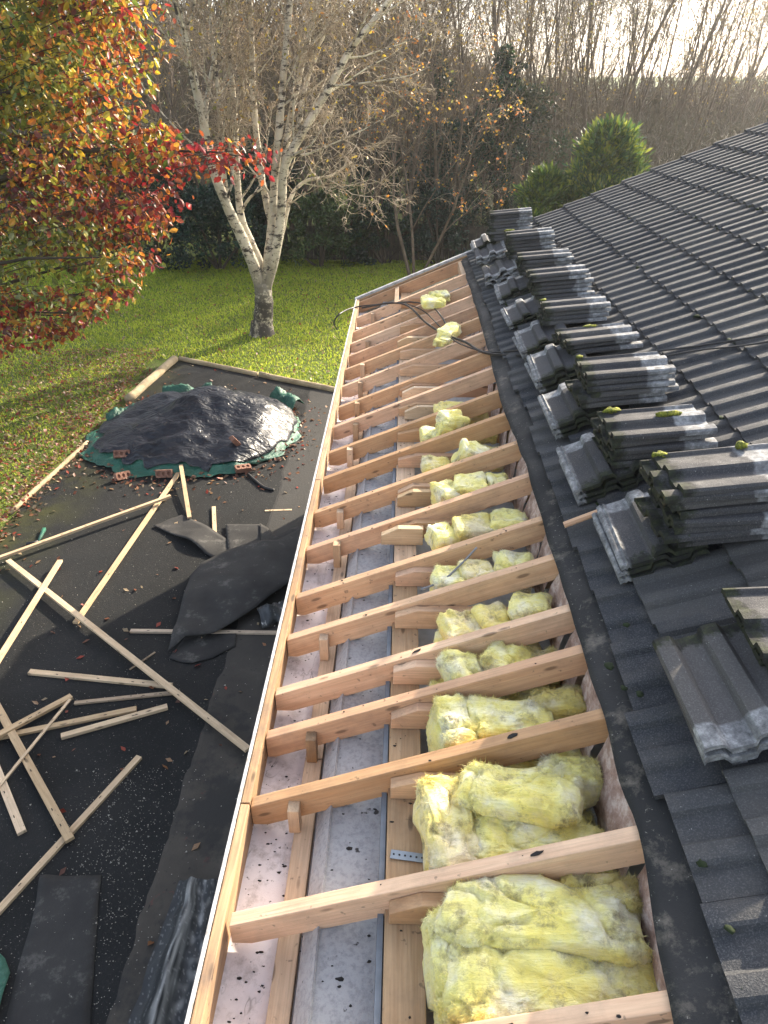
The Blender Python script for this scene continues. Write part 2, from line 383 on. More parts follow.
# lawn (grid with bumps), outside the yard polygon
def in_yard(x, y, mar=0):
    if y > 12.98+mar: return False
    xl = -4.7-mar
    if x < xl: return False
    yt = 12.95+(x+4.28)*(-1.56/3.1)+mar
    return y < yt
m = MB(); n1, n2 = 90, 70
for j in range(n2+1):
    for i in range(n1+1):
        x = -22+i*27/n1; y = 2+j*24/n2
        z = GZ+.03*fbm((x*.8,y*.8,2))+.012 if not in_yard(x, y, .15) else GZ-.03
        m.v.append((x, y, z))
for j in range(n2):
    for i in range(n1): a = j*(n1+1)+i; m.f.append((a,a+1,a+n1+2,a+n1+1)); m.m.append(0)
tag(m.build('lawn', M['lawn'], smooth=True), 'sunlit green lawn beyond the yard', kind='structure')
# grass blades
m = MB(); g = random.Random(3)
cnt = 0
while cnt < 100000:
    y = 5+ (g.random()**.85)*17; x = -13+g.random()*15
    if in_yard(x, y, .06): continue
    if x > .0 and y < 12: continue
    if x/y < -.72 or x/y > .12: continue
    if x < -3.9 and y < 12 and g.random() < .35: continue
    cnt += 1
    h = g.uniform(.025,.07)*(1.15 if y > 14 else 1); a = g.random()*pi; w = .006+.0006*y; lx, ly = g.gauss(0,.025), g.gauss(0,.025)
    z = GZ+.03*fbm((x*.8,y*.8,2))+.005
    b = len(m.v); m.v += [(x-cos(a)*w,y-sin(a)*w,z),(x+cos(a)*w,y+sin(a)*w,z),(x+lx,y+ly,z+h)]; m.f.append((b,b+1,b+2)); m.m.append(0)
tag(m.build('grass', M['grass']), 'short green grass blades covering the lawn', 'grass', kind='stuff')
# fallen leaves
m = MB(); m.c = []
lc = [(.20,.075,.04),(.28,.13,.06),(.33,.20,.11),(.14,.06,.04),(.30,.05,.03),(.42,.32,.2)]
def flat_leaf(m, p, s, g, cols, tilt=.5):
    c = g.choice(cols); k = g.uniform(.7,1.25); c = (c[0]*k, c[1]*k, c[2]*k, 1)
    a = g.random()*2*pi; u = Vector((cos(a), sin(a), g.gauss(0,tilt))).normalized(); v = Vector((-sin(a), cos(a), g.gauss(0,tilt))).normalized()
    b = len(m.v); p = Vector(p)
    for q in (p-u*s, p+v*s*.55+Vector((0,0,s*.2)), p+u*s, p-v*s*.55): m.v.append(tuple(q)); m.c.append(c)
    m.f.append((b,b+1,b+2,b+3)); m.m.append(0)
for i in range(9500):
    if i < 5600: x = -4.75-abs(g.gauss(0,1.5)); y = g.uniform(5.2,13.5)
    elif i < 6600: x = g.gauss(-4.72,.14); y = g.uniform(5.5,12.5)
    elif i < 6850: x = g.uniform(-4.5,-1.2); y = g.uniform(1.5,12)
    elif i < 7350:
        an = g.uniform(0,2*pi); q_ = 1+abs(g.gauss(0,.16)); x = -3.1+1.55*cos(an)*q_; y = 9.65+1.45*sin(an)*q_
    else: x = g.uniform(-12,1); y = g.uniform(12,21)
    if x > -.6 and y < 13: continue
    flat_leaf(m, (x, y, GZ+.045+g.random()*.02 if not in_yard(x,y) else GZ+.02+g.random()*.006), g.uniform(.018,.042), g, lc)
tag(m.build('fallen_leaves', M['leafc']), 'brown and red fallen leaves littering lawn edge and yard', 'leaves', kind='stuff')
# grit on the yard
m = MB()
for i in range(2600):
    if i < 1500:
        t_ = g.random(); x = -1.95+g.gauss(0,.22); y = g.uniform(1.4,3.6)
    else: x = g.uniform(-4.4,-.7); y = g.uniform(1.2,11)
    s = g.uniform(.002,.0055)*(2.0 if g.random() < .06 else 1); z = GZ+.015 if x < -1.6 else GZ+.032
    b = len(m.v); a = g.random()*6
    m.v += [(x+s*cos(a),y+s*sin(a),z),(x+s*cos(a+2),y+s*sin(a+2),z),(x+s*cos(a+4.2),y+s*sin(a+4.2),z),(x,y,z+s*.9)]
    m.f += [(b,b+1,b+3),(b+1,b+2,b+3),(b+2,b,b+3)]; m.m += [0,0,0]
tag(m.build('grit', M['palechip']), 'pale stone chips and mortar crumbs scattered over the yard', 'grit', kind='stuff')

# ---------------------------------------------------------------- the house
RY0, RY1 = -1.2, 8.62
house = tag(empty('bungalow', (2.0, 3.7, GZ)), 'bungalow with its eaves stripped to bare rafters and dark tiles above', 'house')
HL = Vector(house.location)
def hp(mb, name, material, lab=None, **k):
    mb.v = [(x-HL.x, y-HL.y, z-HL.z) for x, y, z in mb.v]
    o = mb.build(name, material, house, **k)
    if lab: o['label'] = lab
    return o
def beam(name, material, prof, y0, y1, ref, lab=None, ang=0, bevel=.0025):
    """profile in xz world, built in a local frame whose x runs along the beam so that the grain follows it"""
    m = MB(); rx, rz = ref; ca, sa = cos(ang), sin(ang)
    pr = [((x-rx)*ca+(z-rz)*sa, -(x-rx)*sa+(z-rz)*ca) for x, z in prof]
    yc = (y0+y1)/2; m.prism(pr, y0-yc, y1-yc)
    o = m.build(name, material, house, (rx-HL.x, yc-HL.y, rz-HL.z), bevel=bevel); o.rotation_euler = (0, -ang, 0)
    if lab: o['label'] = lab
    return o
def ybeam(name, material, x0, x1, y0, y1, z0, z1, lab=None, bevel=.003, parent=None):
    """beam running along world Y, local x along its length"""
    m = MB(); L = y1-y0; n = max(1, int(L/1.5)); 
    m.box(-L/2, L/2, -(x1-x0)/2, (x1-x0)/2, -(z1-z0)/2, (z1-z0)/2)
    par = parent or house
    o = m.build(name, material, par, ((x0+x1)/2-HL.x, (y0+y1)/2-HL.y, (z0+z1)/2-HL.z), bevel=bevel); o.rotation_euler = (0,0,pi/2)
    if lab: o['label'] = lab
    return o
# walls
m = MB(); m.box(-.235,-.055,RY0,8.5,GZ-.2,-2.205); hp(m, 'wall_top', M['concrete'], 'grey blockwork wall head')
m = MB(); m.box(-.262,-.238,RY0,8.52,GZ-.2,-2.335); m.box(-.2,8.3,8.503,8.56,GZ-.2,-2.25); m.prism([(-.2,-2.245),(8.3,-2.245),(4.05,roofz(4.05)-.2)],8.505,8.55)
m.box(8.2,8.3,RY0,8.5,GZ-.2,-2.3); m.box(-.2,8.3,RY0-.08,RY0-.003,GZ-.2,-2.25)
hp(m, 'wall', M['render'])
m = MB(); m.box(-.055+.002,8.2,RY0,8.49,-2.215,-2.19); hp(m, 'ceiling', M['plaster'])
m = MB(); m.box(-.052,-.034,RY0,8.48,-2.188,-2.115); hp(m, 'damp_membrane', M['dpc'])
# sloped grey board at the outer edge of the blockwork
m = MB(); m.add([(-.285,RY0,-2.27),(-.232,RY0,-2.19),(-.226,RY0,-2.2),(-.279,RY0,-2.28),(-.285,8.48,-2.27),(-.232,8.48,-2.19),(-.226,8.48,-2.2),(-.279,8.48,-2.28)],
    [(0,4,5,1),(1,5,6,2),(2,6,7,3),(3,7,4,0),(0,1,2,3),(4,7,6,5)]); hp(m, 'cavity_closer', M['concrete'])
# wall plate in lengths
for a, b in ((RY0,2.9),(2.905,6.1),(6.105,8.48)): ybeam('wall_plate', M['plate'], -.03,.086,a,b,-2.188,-2.092)
# soffit board + bearer
m = MB()
ycuts = [RY0,.9,3.3,5.7,8.5]
for a, b in zip(ycuts[:-1], ycuts[1:]): m.box(-.552,-.265,a+.002,b-.002,-2.345,-2.333)
hp(m, 'soffit', M['soffit'])
for a, b in ((RY0,1.9),(1.905,4.6),(4.605,8.48)): ybeam('soffit_bearer', M['plate'], -.365,-.297,a,b,-2.331,-2.292)
# fascia: timber + painted outer face
for a, b in ((RY0,1.62),(1.625,4.05),(4.055,8.6)): ybeam('fascia_board', M['fascia_wood'], -.556,-.524,a,b,-2.40,-2.198, 'dirty brown fascia timber' )
ybeam('fascia_trim', M['pvc'], -.5705,-.559,RY0,8.62,-2.42,-2.192, 'white painted outer edge of the fascia', .002)
# rafters
RY = [7.85,7.33,6.93,6.55,6.18,5.75,5.29,4.915,4.47,4.09,3.667,3.27,2.84,2.527,2.18,1.948,1.64,1.217,.812,.38]
D = .108
def rafter_prof(x0, x1, depth=D, tail=-2.315):
    v = depth/CT
    pr = [(x0, roofz(x0)), (x0, max(tail, roofz(x0)-v))]
    xt = (tail+v-ZR)/TT
    if xt > x0: pr.append((xt, tail))
    xb = -.03
    pr += [(xb, roofz(xb)-v), ] if xt < xb else []
    pr += [(x1, roofz(x1)-v), (x1, roofz(x1))]
    return pr
g = random.Random(11)
for i, y in enumerate(RY):
    w = .044; x0 = -.519+g.uniform(-.004,.012); tl = [-2.315,-2.31,-2.30][i % 3]
    o = beam('rafter', M['rafter'] if i % 4 != 3 else M['rafter_old'], rafter_prof(x0, 1.02, D*g.uniform(.97,1.05), tl), y-w/2, y+w/2, (x0, roofz(x0)), ang=T)
    # ceiling joist on the near side
    if i < 19:
        jt = -2.092+g.uniform(.088,.104); xa = -.03+g.uniform(0,.015); sl = (jt-(-2.04))
        jl = 1.0; xs_ = xa+g.uniform(.085,.13)
        pr = [(xa,-2.09),(jl,-2.09),(jl,jt),(xs_,jt),(xa,-2.035+g.uniform(-.008,.01))]
        beam('ceiling_joist', M['rafter'] if i % 3 else M['rafter_old'], pr, y-w/2-.044, y-w/2-.002, (xa,-2.09))
# gable ladder
x0 = -.53
pr = [(x0,roofz(x0)-.0),(x0,roofz(x0)-.13),(.95,roofz(.95)-.14),(.95,roofz(.95))]
beam('gable_rafter', M['rafter_old'], pr, 8.50,8.545,(x0,roofz(x0)),ang=T)
pr = [(-.585,roofz(-.585)+.045),(-.585,roofz(-.585)-.2),(1.1,roofz(1.1)-.2),(1.1,roofz(1.1)+.045)]
beam('barge_board', M['pvc'], pr, 8.60,8.655,(x0,roofz(x0)),'white barge board along the far verge',ang=T)
pr = [(-.53,roofz(-.53)+.02),(-.53,roofz(-.53)-.1),(1.1,roofz(1.1)-.1),(1.1,roofz(1.1)+.02)]
beam('verge_timber', M['fascia_wood'], pr, 8.55,8.596,(x0,roofz(x0)),ang=T)
for xx in (-.1,.62):
    pr = [(xx,roofz(xx)-.002),(xx,roofz(xx)-.09),(xx+.045,roofz(xx+.045)-.09),(xx+.045,roofz(xx+.045)-.002)]
    m = MB(); m.prism(pr, 7.875, 8.498); hp(m, 'noggin', M['plate'], bevel=.002)
# soffit hanger blocks on the near side of alternate rafters
for i in (0,2,4,5,6,7,8,10,11,13,15,16):
    y = RY[i]; xx = -.352+g.uniform(-.01,.02)
    m = MB(); m.box(-.055,.055,-.021,.021,-.02,.02)
    zt = roofz(xx)-.005+g.uniform(-.03,.008)
    m = MB(); hh = zt+2.29; m.box(-hh/2, hh/2, -.023,.023,-.02,.02)
    o = m.build('hanger_block', M['fascia_wood'] if i in (5,15) else M['plate'], house, (xx-HL.x, y-.022-.022-HL.y, -2.29+hh/2-HL.z), bevel=.002); o.rotation_euler = (0,-pi/2,0)
# short packers against rafters
for i,(a,b) in {3:(-.05,.3),6:(.0,.3),7:(.02,.32),10:(-.02,.27),11:(-.1,.12)}.items():
    y = RY[i]-.09
    pr = [(a,roofz(a)-.055),(b,roofz(b)-.10),(b,roofz(b)-.06),(a+.1,roofz(a+.1)-.02),(a,roofz(a)-.02)]
    beam('packer', M['batten'], [(a,-2.085),(b,-2.085),(b,-1.985),(a+.09,-1.985),(a,-2.03)], y-.05, y-.012, (a,-2.085))
# pink-brown wool edge between the rafters
m = MB()
edges = [8.48]+RY
for i in range(len(edges)-1):
    ya, yb = edges[i+1]+.024, edges[i]-.024
    n = max(3, int((yb-ya)/.05)); 
    vs = []; 
    for j in range(n+1):
        y = ya+(yb-ya)*j/n
        for k in range(6):
            t_ = k/5; z = -2.08+(roofz(.72)-.012+2.08)*t_; x = .655+.055*t_+.02*fbm((y*7,z*7,1))-.018*sin(pi*t_)
            vs.append((x, y, z))
    fs = [(j*6+k, j*6+k+1, (j+1)*6+k+1, (j+1)*6+k) for j in range(n) for k in range(5)]
    m.add(vs, fs)
hp(m, 'wool_edge', M['pinkwool'], 'pinkish brown wool edge below the felt', smooth=True)
# felt strip on the rafters
m = MB(); ny = 170; na = 22
def felt_edge(y): return .655-.05*max(0,min(1,(1.25-y)/.5))+.012*nz((y*1.1,0,3))+.010*nz((y*4,0,5))-.02*math.exp(-(y-4.6)**2/.6)
for j in range(ny+1):
    y = RY0+(8.56-RY0)*j/ny
    for k in range(na+1):
        t_ = k/na; x0 = felt_edge(y); x = x0+(1.3-x0)*t_
        dmin = min(abs(y-r) for r in RY)
        sag = -.010*min(1, dmin/.15)*max(0, 1-t_*1.3)
        z = roofz(x)+.006+sag+.006*fbm((x*5,y*5,0))*(1 if t_ > .1 else .5)+.004
        z += .012*math.exp(-((x-x0)/.03)**2)*nz((y*2.3,1,0))
        m.v.append((x,y,max(z, roofz(x)+.003 if dmin < .03 else -9)))
for j in range(ny):
    for k in range(na): a = j*(na+1)+k; m.f.append((a,a+1,a+na+2,a+na+1)); m.m.append(0)
fo = hp(m, 'roofing_felt', M['felt'], smooth=True)
sm = fo.modifiers.new('thick','SOLIDIFY'); sm.thickness = .003; sm.offset = 1

# ---------------------------------------------------------------- roof tiles
def tprof(u, w, rolls, hw=.036, h=.026):
    z = 0
    for r, hh in rolls:
        d = abs(u-r)
        if hh < .012:
            if d < .008: z = max(z, hh*(1-d/.008))
        elif d < hw:
            q = min(1,(hw-d)/(hw*.42)); z = max(z, (hh-.004)*q*q*(3-2*q)+.004*cos(pi*.5*d/hw))
    return z
def tile_geo(L, Wd, rolls, th=.013, nu=22, nl=2, hw=.036, jit=0, seed=0):
    """tile: x 0..L along the slope (0 = lower end), y 0..Wd"""
    vs = []; fs = []
    us = [Wd*i/nu for i in range(nu+1)]
    for s in (0, 1):
        for l in range(nl+1):
            for u in us:
                x = L*l/nl; z = tprof(u, Wd, rolls, hw)-(th if s else 0)
                if s and l == 0: z = tprof(u, Wd, rolls, hw)-th*1.25
                vs.append((x, u, z))
    K = (nl+1)*(nu+1); w = nu+1
    for l in range(nl):
        for i in range(nu):
            a = l*w+i; fs.append((a, a+w, a+w+1, a+1)); b = a+K; fs.append((b, b+1, b+w+1, b+w))
    for i in range(nu):
        fs.append((i, i+1, i+1+K, i+K)); a = nl*w+i; fs.append((a+1, a, a+K, a+1+K))
    for l in range(nl):
        a = l*w; fs.append((a+w, a, a+K, a+w+K)); a = l*w+nu; fs.append((a, a+w, a+w+K, a+K))
    return vs, fs
ROLLS = [(.110,.024),(.258,.024)]
U = Vector((CT,0,ST)); NR = Vector((-ST,0,CT))
m = MB(); g = random.Random(5)
def lay(m, x_edge, y0, lift=0, L=.405, yaw=0, dn=0):
    vs, fs = tile_geo(L, .302, ROLLS, nu=34, nl=1, hw=.040, th=.015)
    tilt = math.atan2(.022, .335)+g.gauss(0,.004); a = g.gauss(0,.006)+yaw
    base = Vector((x_edge, y0, roofz(x_edge)))+NR*(.050+lift+g.gauss(0,.0018)+dn)
    out = []
    for x, y, z in vs:
        y += g.uniform(-.0007,.0007) if x == 0 else 0
        xx = x*cos(a)-y*sin(a); yy = x*sin(a)+y*cos(a)
        d = U*(xx*cos(tilt))+NR*(-xx*sin(tilt))+NR*z; out.append(base+d+Vector((0,yy,0)))
    m.add(out, fs)
NC = 10
for k in range(NC+1):
    xe = .893+.311*k
    j = 0; y = 8.86-.302
    while y > RY0-.1:
        L = .405 if k < NC else .2
        lay(m, xe+g.gauss(0,.0045), y, L=L); y -= .302
# lowest, pushed-up row whose ends sit unevenly on the felt
y = 8.56-.302
slips = 0
while y > RY0-.1:
    s = g.gauss(0,.008)+.012*nz((y*1.3,4,0))
    lay(m, .742+s, y, L=.24, yaw=g.gauss(0,.012), dn=-.018)
    y -= .303
# far slope of the roof
def mirror_roof():
    f = MB(); xr = 4.05; zr = roofz(xr)+.055
    f.add([(xr,RY0,zr),(xr+4.6,RY0,zr-4.6*TT),(xr+4.6,8.86,zr-4.6*TT),(xr,8.86,zr),(xr,RY0,zr-.05),(xr+4.6,RY0,zr-.05-4.6*TT),(xr+4.6,8.86,zr-.05-4.6*TT),(xr,8.86,zr-.05)],
      [(0,1,2,3),(7,6,5,4),(0,4,5,1),(1,5,6,2),(2,6,7,3)]); return f
tiles = hp(m, 'roof_tiles', M['tile'], smooth=False)
hp(mirror_roof(), 'rear_roof_slope', M['tile'])
# sarking under the tiles
m = MB(); m.add([(1.3,RY0,roofz(1.3)+.008),(4.05,RY0,roofz(4.05)+.008),(4.05,8.56,roofz(4.05)+.008),(1.3,8.56,roofz(1.3)+.008)],[(0,1,2,3)]); hp(m, 'sarking_felt', M['felt'])
pr = [(1.1,roofz(1.1)+.02),(1.1,roofz(1.1)-.2),(4.05,roofz(4.05)-.2),(4.05,roofz(4.05)+.02)]
m = MB(); m.prism(pr, 8.6, 8.65); hp(m, 'upper_barge_board', M['pvc'])
# ridge tiles
y = 8.93
while y > RY0:
    m = MB(); nn = 10; L = .45; vs = []; r = .125
    for s, rr in ((0,r),(1,r*.86)):
        for l in (0,1):
            for i in range(nn+1):
                a = pi*i/nn; vs.append((4.05+rr*cos(a), y-L*l, roofz(4.05)-.01+rr*sin(a)*.95+(.012 if l == 0 else 0)))
    w = nn+1; fs = []
    for i in range(nn): fs += [(i,i+1,w+i+1,w+i),(2*w+i,3*w+i,3*w+i+1,2*w+i+1),(i+1,i,2*w+i,2*w+i+1),(w+i,w+i+1,3*w+i+1,3*w+i)]
    m.add(vs, fs); hp(m, 'ridge_tile', M['tile']); y -= .452
# batten end left showing in a gap of the tiles, mortar / moss
m = MB(); m.tube([Vector((.74,2.62,roofz(.74)+.085)), Vector((.93,2.66,roofz(.93)+.10))], .0145, 7)
# moss tufts on laid tiles (part of the house)
def blob(m, c, r, seed, flat=.5, nseg=8):
    vs = []; fs = []
    nr = 5
    for i in range(nr+1):
        th = pi*.5*i/nr if False else pi*i/nr
        for k in range(nseg):
            ph = 2*pi*k/nseg; d = Vector((sin(th)*cos(ph), sin(th)*sin(ph), cos(th)))
            q = 1+.75*nz(d*2.6+Vector((seed,0,0))); vs.append(Vector(c)+Vector((d.x*r[0]*q, d.y*r[1]*q, d.z*r[2]*q)))
    for i in range(nr):
        for k in range(nseg):
            k2 = (k+1)%nseg; fs.append((i*nseg+k,(i+1)*nseg+k,(i+1)*nseg+k2,i*nseg+k2))
    m.add(vs, fs)
m2 = MB(); g = random.Random(21)
for i in range(80):
    k = g.randrange(0,9); xe = .893+.311*k-.004; y = g.uniform(.6,8.7); s = g.uniform(.006,.016)*(1 if y > 2.5 else .5)
    blob(m2, Vector((xe, y, roofz(xe)))+NR*.048, (s*.8,s*1.5,s*.7), i)
for (px,py,s) in [(627,625,.016),(624,688,.014),(610,666,.02),(640,694,.014),(697,316,.03),(745,990,.016),(702,862,.016),(730,928,.013)]:
    r = ray(px,py); P = r*((-1.85+.05)/(NR@r)) if False else r*((-1.85+.05)/NR.dot(r)); blob(m2, P, (s*.8,s*.85,s*.3), px)
hp(m2, 'moss', M['moss_dark'], smooth=True)['kind'] = 'stuff'

# ---------------------------------------------------------------- loose stacked tiles
LRO = [(.030,.027),(.172,.028),(.300,.009),(.318,.010)]
vs, fs = tile_geo(.43, .33, LRO, th=.014, nu=44, nl=4, hw=.04)
tm = MB(); tm.add(vs, fs)
for x_ in (.405,.36): pass
for yy in (.09,.235): tm.box(.395,.425,yy-.02,yy+.02,-.028,-.0141)
proto_tile = tm.build('roof_tile', M['tile_loose']); proto_tile.data.name = 'loose_roof_tile'
first_used = [False]
def loose(mat4, label, group=None):
    o = proto_tile if not first_used[0] else proto_tile.copy()
    if first_used[0]: C.objects.link(o)
    first_used[0] = True
    for k in list(o.keys()):
        if k in ('group','label'): del o[k]
    o.matrix_world = mat4; tag(o, label, 'roof tile', group)
    return o
t6 = radians(6)
ordn = ['','first','second','third','fourth','fifth','sixth','seventh','eighth','ninth','tenth','eleventh','twelfth']
S = [(8.02,.98,9),(7.0,1.04,7),(6.28,1.06,5),(5.50,1.05,6),(4.83,1.03,4),(4.2,1.05,3),(3.41,1.0,6),(2.79,.965,5),(2.12,1.02,8),(1.46,1.05,3)]
Wt = .33; g = random.Random(33)
topdesc = {8:'large near stack level with the third rafter from the camera'}
NS = len(S)
def frame(P, ax, n): 
    ay = n.cross(ax).normalized(); return Matrix(((ax.x,ay.x,n.x,P.x),(ax.y,ay.y,n.y,P.y),(ax.z,ay.z,n.z,P.z),(0,0,0,1)))
tops = []
for si, (y0, x0, n) in enumerate(S):
    # x0 : lower end, standing on the cross-laid tiles
    base = Vector((x0, y0, roofz(x0)))+NR*.165
    ps = 'nearest' if si == NS-1 else ('farthest' if si == 0 else ordn[NS-si]+' nearest')
    grp = 'roof tiles in the %s tall stack of the upper row' % ps
    sy = g.gauss(0,.045)
    for k in range(n):
        yaw = g.gauss(0,.03)+(-.02)+sy; dx = g.gauss(0,.015)+(.018 if k < n-1 and g.random() < .3 else 0); dy = g.gauss(0,.006)
        ax = Vector((cos(t6)*cos(yaw), sin(yaw), sin(t6))).normalized(); nn_ = ax.cross(Vector((0,1,0))).normalized()*-1
        nn_ = Vector((0,1,0)).cross(ax)*-1
        if nn_.z < 0: nn_ = -nn_
        nn_.normalize()
        P = base+Vector((dx,dy,0))+nn_*(.031*k+.014)
        lab = ('topmost' if k == n-1 else 'bottom' if k == 0 else ordn[k+1]+' from the bottom')
        o = loose(frame(P, ax, nn_), 'dark concrete roof tile, %s in the %s stack of the upper row' % (lab, ps), grp)
    tops.append(frame(P, ax, nn_))
STK = [o for o in C.objects if o.get('category') == 'roof tile']
for o in STK: o.color = (0,0,0,1)
Ls = [(8.35,.80,2,0),(7.58,.80,3,1),(6.72,.82,3,1),(6.10,.84,2,0),(5.36,.84,2,0),(4.63,.84,3,0),(4.07,.85,3,0),(3.42,.83,3,0),(2.75,.82,3,0),(2.15,.85,3,0),(1.30,.86,3,1)]
NL = len(Ls)
# position: (near y, lower x, count, head towards camera)
for li, (y0, x0, n, fl) in enumerate(Ls):
    ps = 'nearest' if li == NL-1 else ('farthest' if li == 0 else ordn[NL-li]+' nearest')
    grp = 'roof tiles in the %s low pile laid crosswise' % ps
    for k in range(n):
        yaw = g.gauss(0,.02); dx = g.gauss(0,.006); dy = g.gauss(0,.008)
        if not fl:   # tile length runs +Y, its side y=0 must face down the slope
            ax = Vector((CT*sin(yaw), cos(yaw), ST*sin(yaw))).normalized(); P = Vector((x0+dx, y0+dy, roofz(x0)))
            # ay = n x ax ; want ay = up-slope
            nn_ = NR.copy(); ay = nn_.cross(ax)    # = -U : flip by mirroring tile start
            Mx = frame(P+U*.33, ax, nn_)
        else:
            ax = Vector((CT*sin(yaw), -cos(yaw), ST*sin(yaw))).normalized(); P = Vector((x0+dx, y0+.43+dy, roofz(x0))); nn_ = NR.copy()
            Mx = frame(P, ax, nn_)
        Mx.translation = Mx.translation+NR*(.062+.014+.031*k)
        lab = ('top' if k == n-1 else 'bottom' if k == 0 else 'middle')
        lo_ = loose(Mx, 'dark concrete roof tile with pale edges, %s one of the %s low crosswise pile' % (lab, ps), grp)
for o in C.objects:
    if o.get('category') == 'roof tile' and o not in STK: o.color = (1,1,1,1)
# moss cushions on top tiles
mossl = [(8-1,.06,.30,(.035,.02,.012)),(7,.27,.165,(.05,.016,.012)),(8,.02,.31,(.03,.018,.012)),(8,.32,.30,(.022,.018,.014)),(5,.22,.31,(.05,.016,.01)),(4,.03,.31,(.03,.02,.009)),(1,.05,.3,(.05,.015,.01)),(6,.02,.32,(.02,.015,.008))]
wh = ['farthest','ninth nearest','eighth nearest','seventh nearest','sixth nearest','fifth nearest','fourth nearest','third nearest','second nearest','nearest']
for q, (si, lx, ly, r) in enumerate(mossl):
    m = MB(); blob(m, (0,0,0), r, q*3.1, nseg=12)
    z = tprof(ly, .33, LRO, .04)
    o = m.build('moss_clump', M['moss'], smooth=True); o.matrix_world = tops[si] @ Matrix.Translation((lx,ly,z+r[2]*.5))
    end = 'low end' if lx < .15 else 'middle' if lx < .3 else 'high end'
    tag(o, 'yellow green moss clump on %s of top tile, %s tall stack' % (end, wh[si]), 'moss', 'moss clumps on the stacked tiles')
# a round stick lying on the tiles
m = MB(); m.tube([(0,0,0),(.12,0,.001),(.245,0,.003)], [.0135,.014,.012], 8)
o = m.build('wooden_stick', M['rafter_old'], smooth=False); P = Vector((.735,2.60,roofz(.735)))+NR*.088; o.location = P; o.rotation_euler = (0,-T,radians(5))
tag(o, 'short orange round stick poking from under a low pile of tiles', 'stick')

# ---------------------------------------------------------------- cables
def cable(name, pts, r, material, lab, cat='cable', n=6, sub=8, group=None):
    P = [Vector(p) for p in pts]; out = []
    P = [P[0]*2-P[1]]+P+[P[-1]*2-P[-2]]
    for i in range(1, len(P)-2):
        for k in range(sub):
            t_ = k/sub; a, b, c, d = P[i-1], P[i], P[i+1], P[i+2]
            out.append(.5*((2*b)+(c-a)*t_+(2*a-5*b+4*c-d)*t_*t_+(3*b-a-3*c+d)*t_**3))
    out.append(P[-2]); m = MB(); m.tube(out, r, n, 0); o = m.build(name, material, smooth=True); return tag(o, lab, cat, group)
def onroof(px, py, off):
    r = ray(px, py); return r*((-1.85+off)/NR.dot(r))
cable('cable', [PY(337,328,7.6)+Vector((0,0,-.02)), PY(334,322,7.6), PY(341,313,7.65), onroof(356,307,.03), onroof(384,304,.012), onroof(408,302,.012), onroof(424,304,.02), onroof(434,308,.02), onroof(443,319,.012), onroof(450,333,.012)], .008, M['cable'],
      'black cable looping over the eaves with its end curled above the lawn')
cable('cable', [onroof(362,308,.03), onroof(390,303,.012), onroof(408,306,.012), onroof(424,321,.012), onroof(442,333,.012), onroof(465,342,.012), onroof(486,353,.02), onroof(530,355,.06), onroof(545,352,.12)], .010, M['cable'],
      'thick black cable running across the far rafters and up under the tiles')
cable('cable', [onroof(405,303,.014), onroof(425,312,.014), onroof(450,337,.014), onroof(468,347,.014), onroof(490,352,.025), onroof(525,350,.08)], .006, M['cable'],
      'thin black cable sagging beside the thick one on the far rafters')
cable('cable', [onroof(650,352,.10), onroof(690,347,.085), onroof(730,341,.085), onroof(790,331,.085)], .006, M['cable'], 'thin dark cable lying across laid tiles, upper of two')
cable('cable', [onroof(655,358,.10), onroof(700,350,.083), onroof(740,346,.085), onroof(790,338,.085)], .005, M['cable'], 'thin dark cable lying across laid tiles, lower of two')
cable('cable', [Vector((.10,2.60,-1.975)), Vector((.2,2.64,-1.95)), Vector((.29,2.71,-1.90)), Vector((.36,2.78,-1.86))], .005, M['greycable'], 'short grey cable lying over the pale wool beside a joist end')
cable('hose', [G(248,474,GZ+.03),G(256,481,GZ+.03),G(264,487,GZ+.03),G(274,490,GZ+.03)], .018, M['cable'], 'short black pipe offcut lying by the covered heap', 'pipe')
# steel strap on the wall plate
m = MB(); m.box(-.115,.0,-.015,.015,0,.003)
for k in range(6): m.tube([(-.105+k*.018,0,.003),(-.105+k*.018,0,.0036)], .0035, 8, 1)
o = m.build('steel_strap', [M['steel'], M['chip']]); o.location = (.098,1.355,-2.088); o.rotation_euler = (0,0,-.12); tag(o, 'perforated galvanised steel strap on the near wall plate', 'strap')

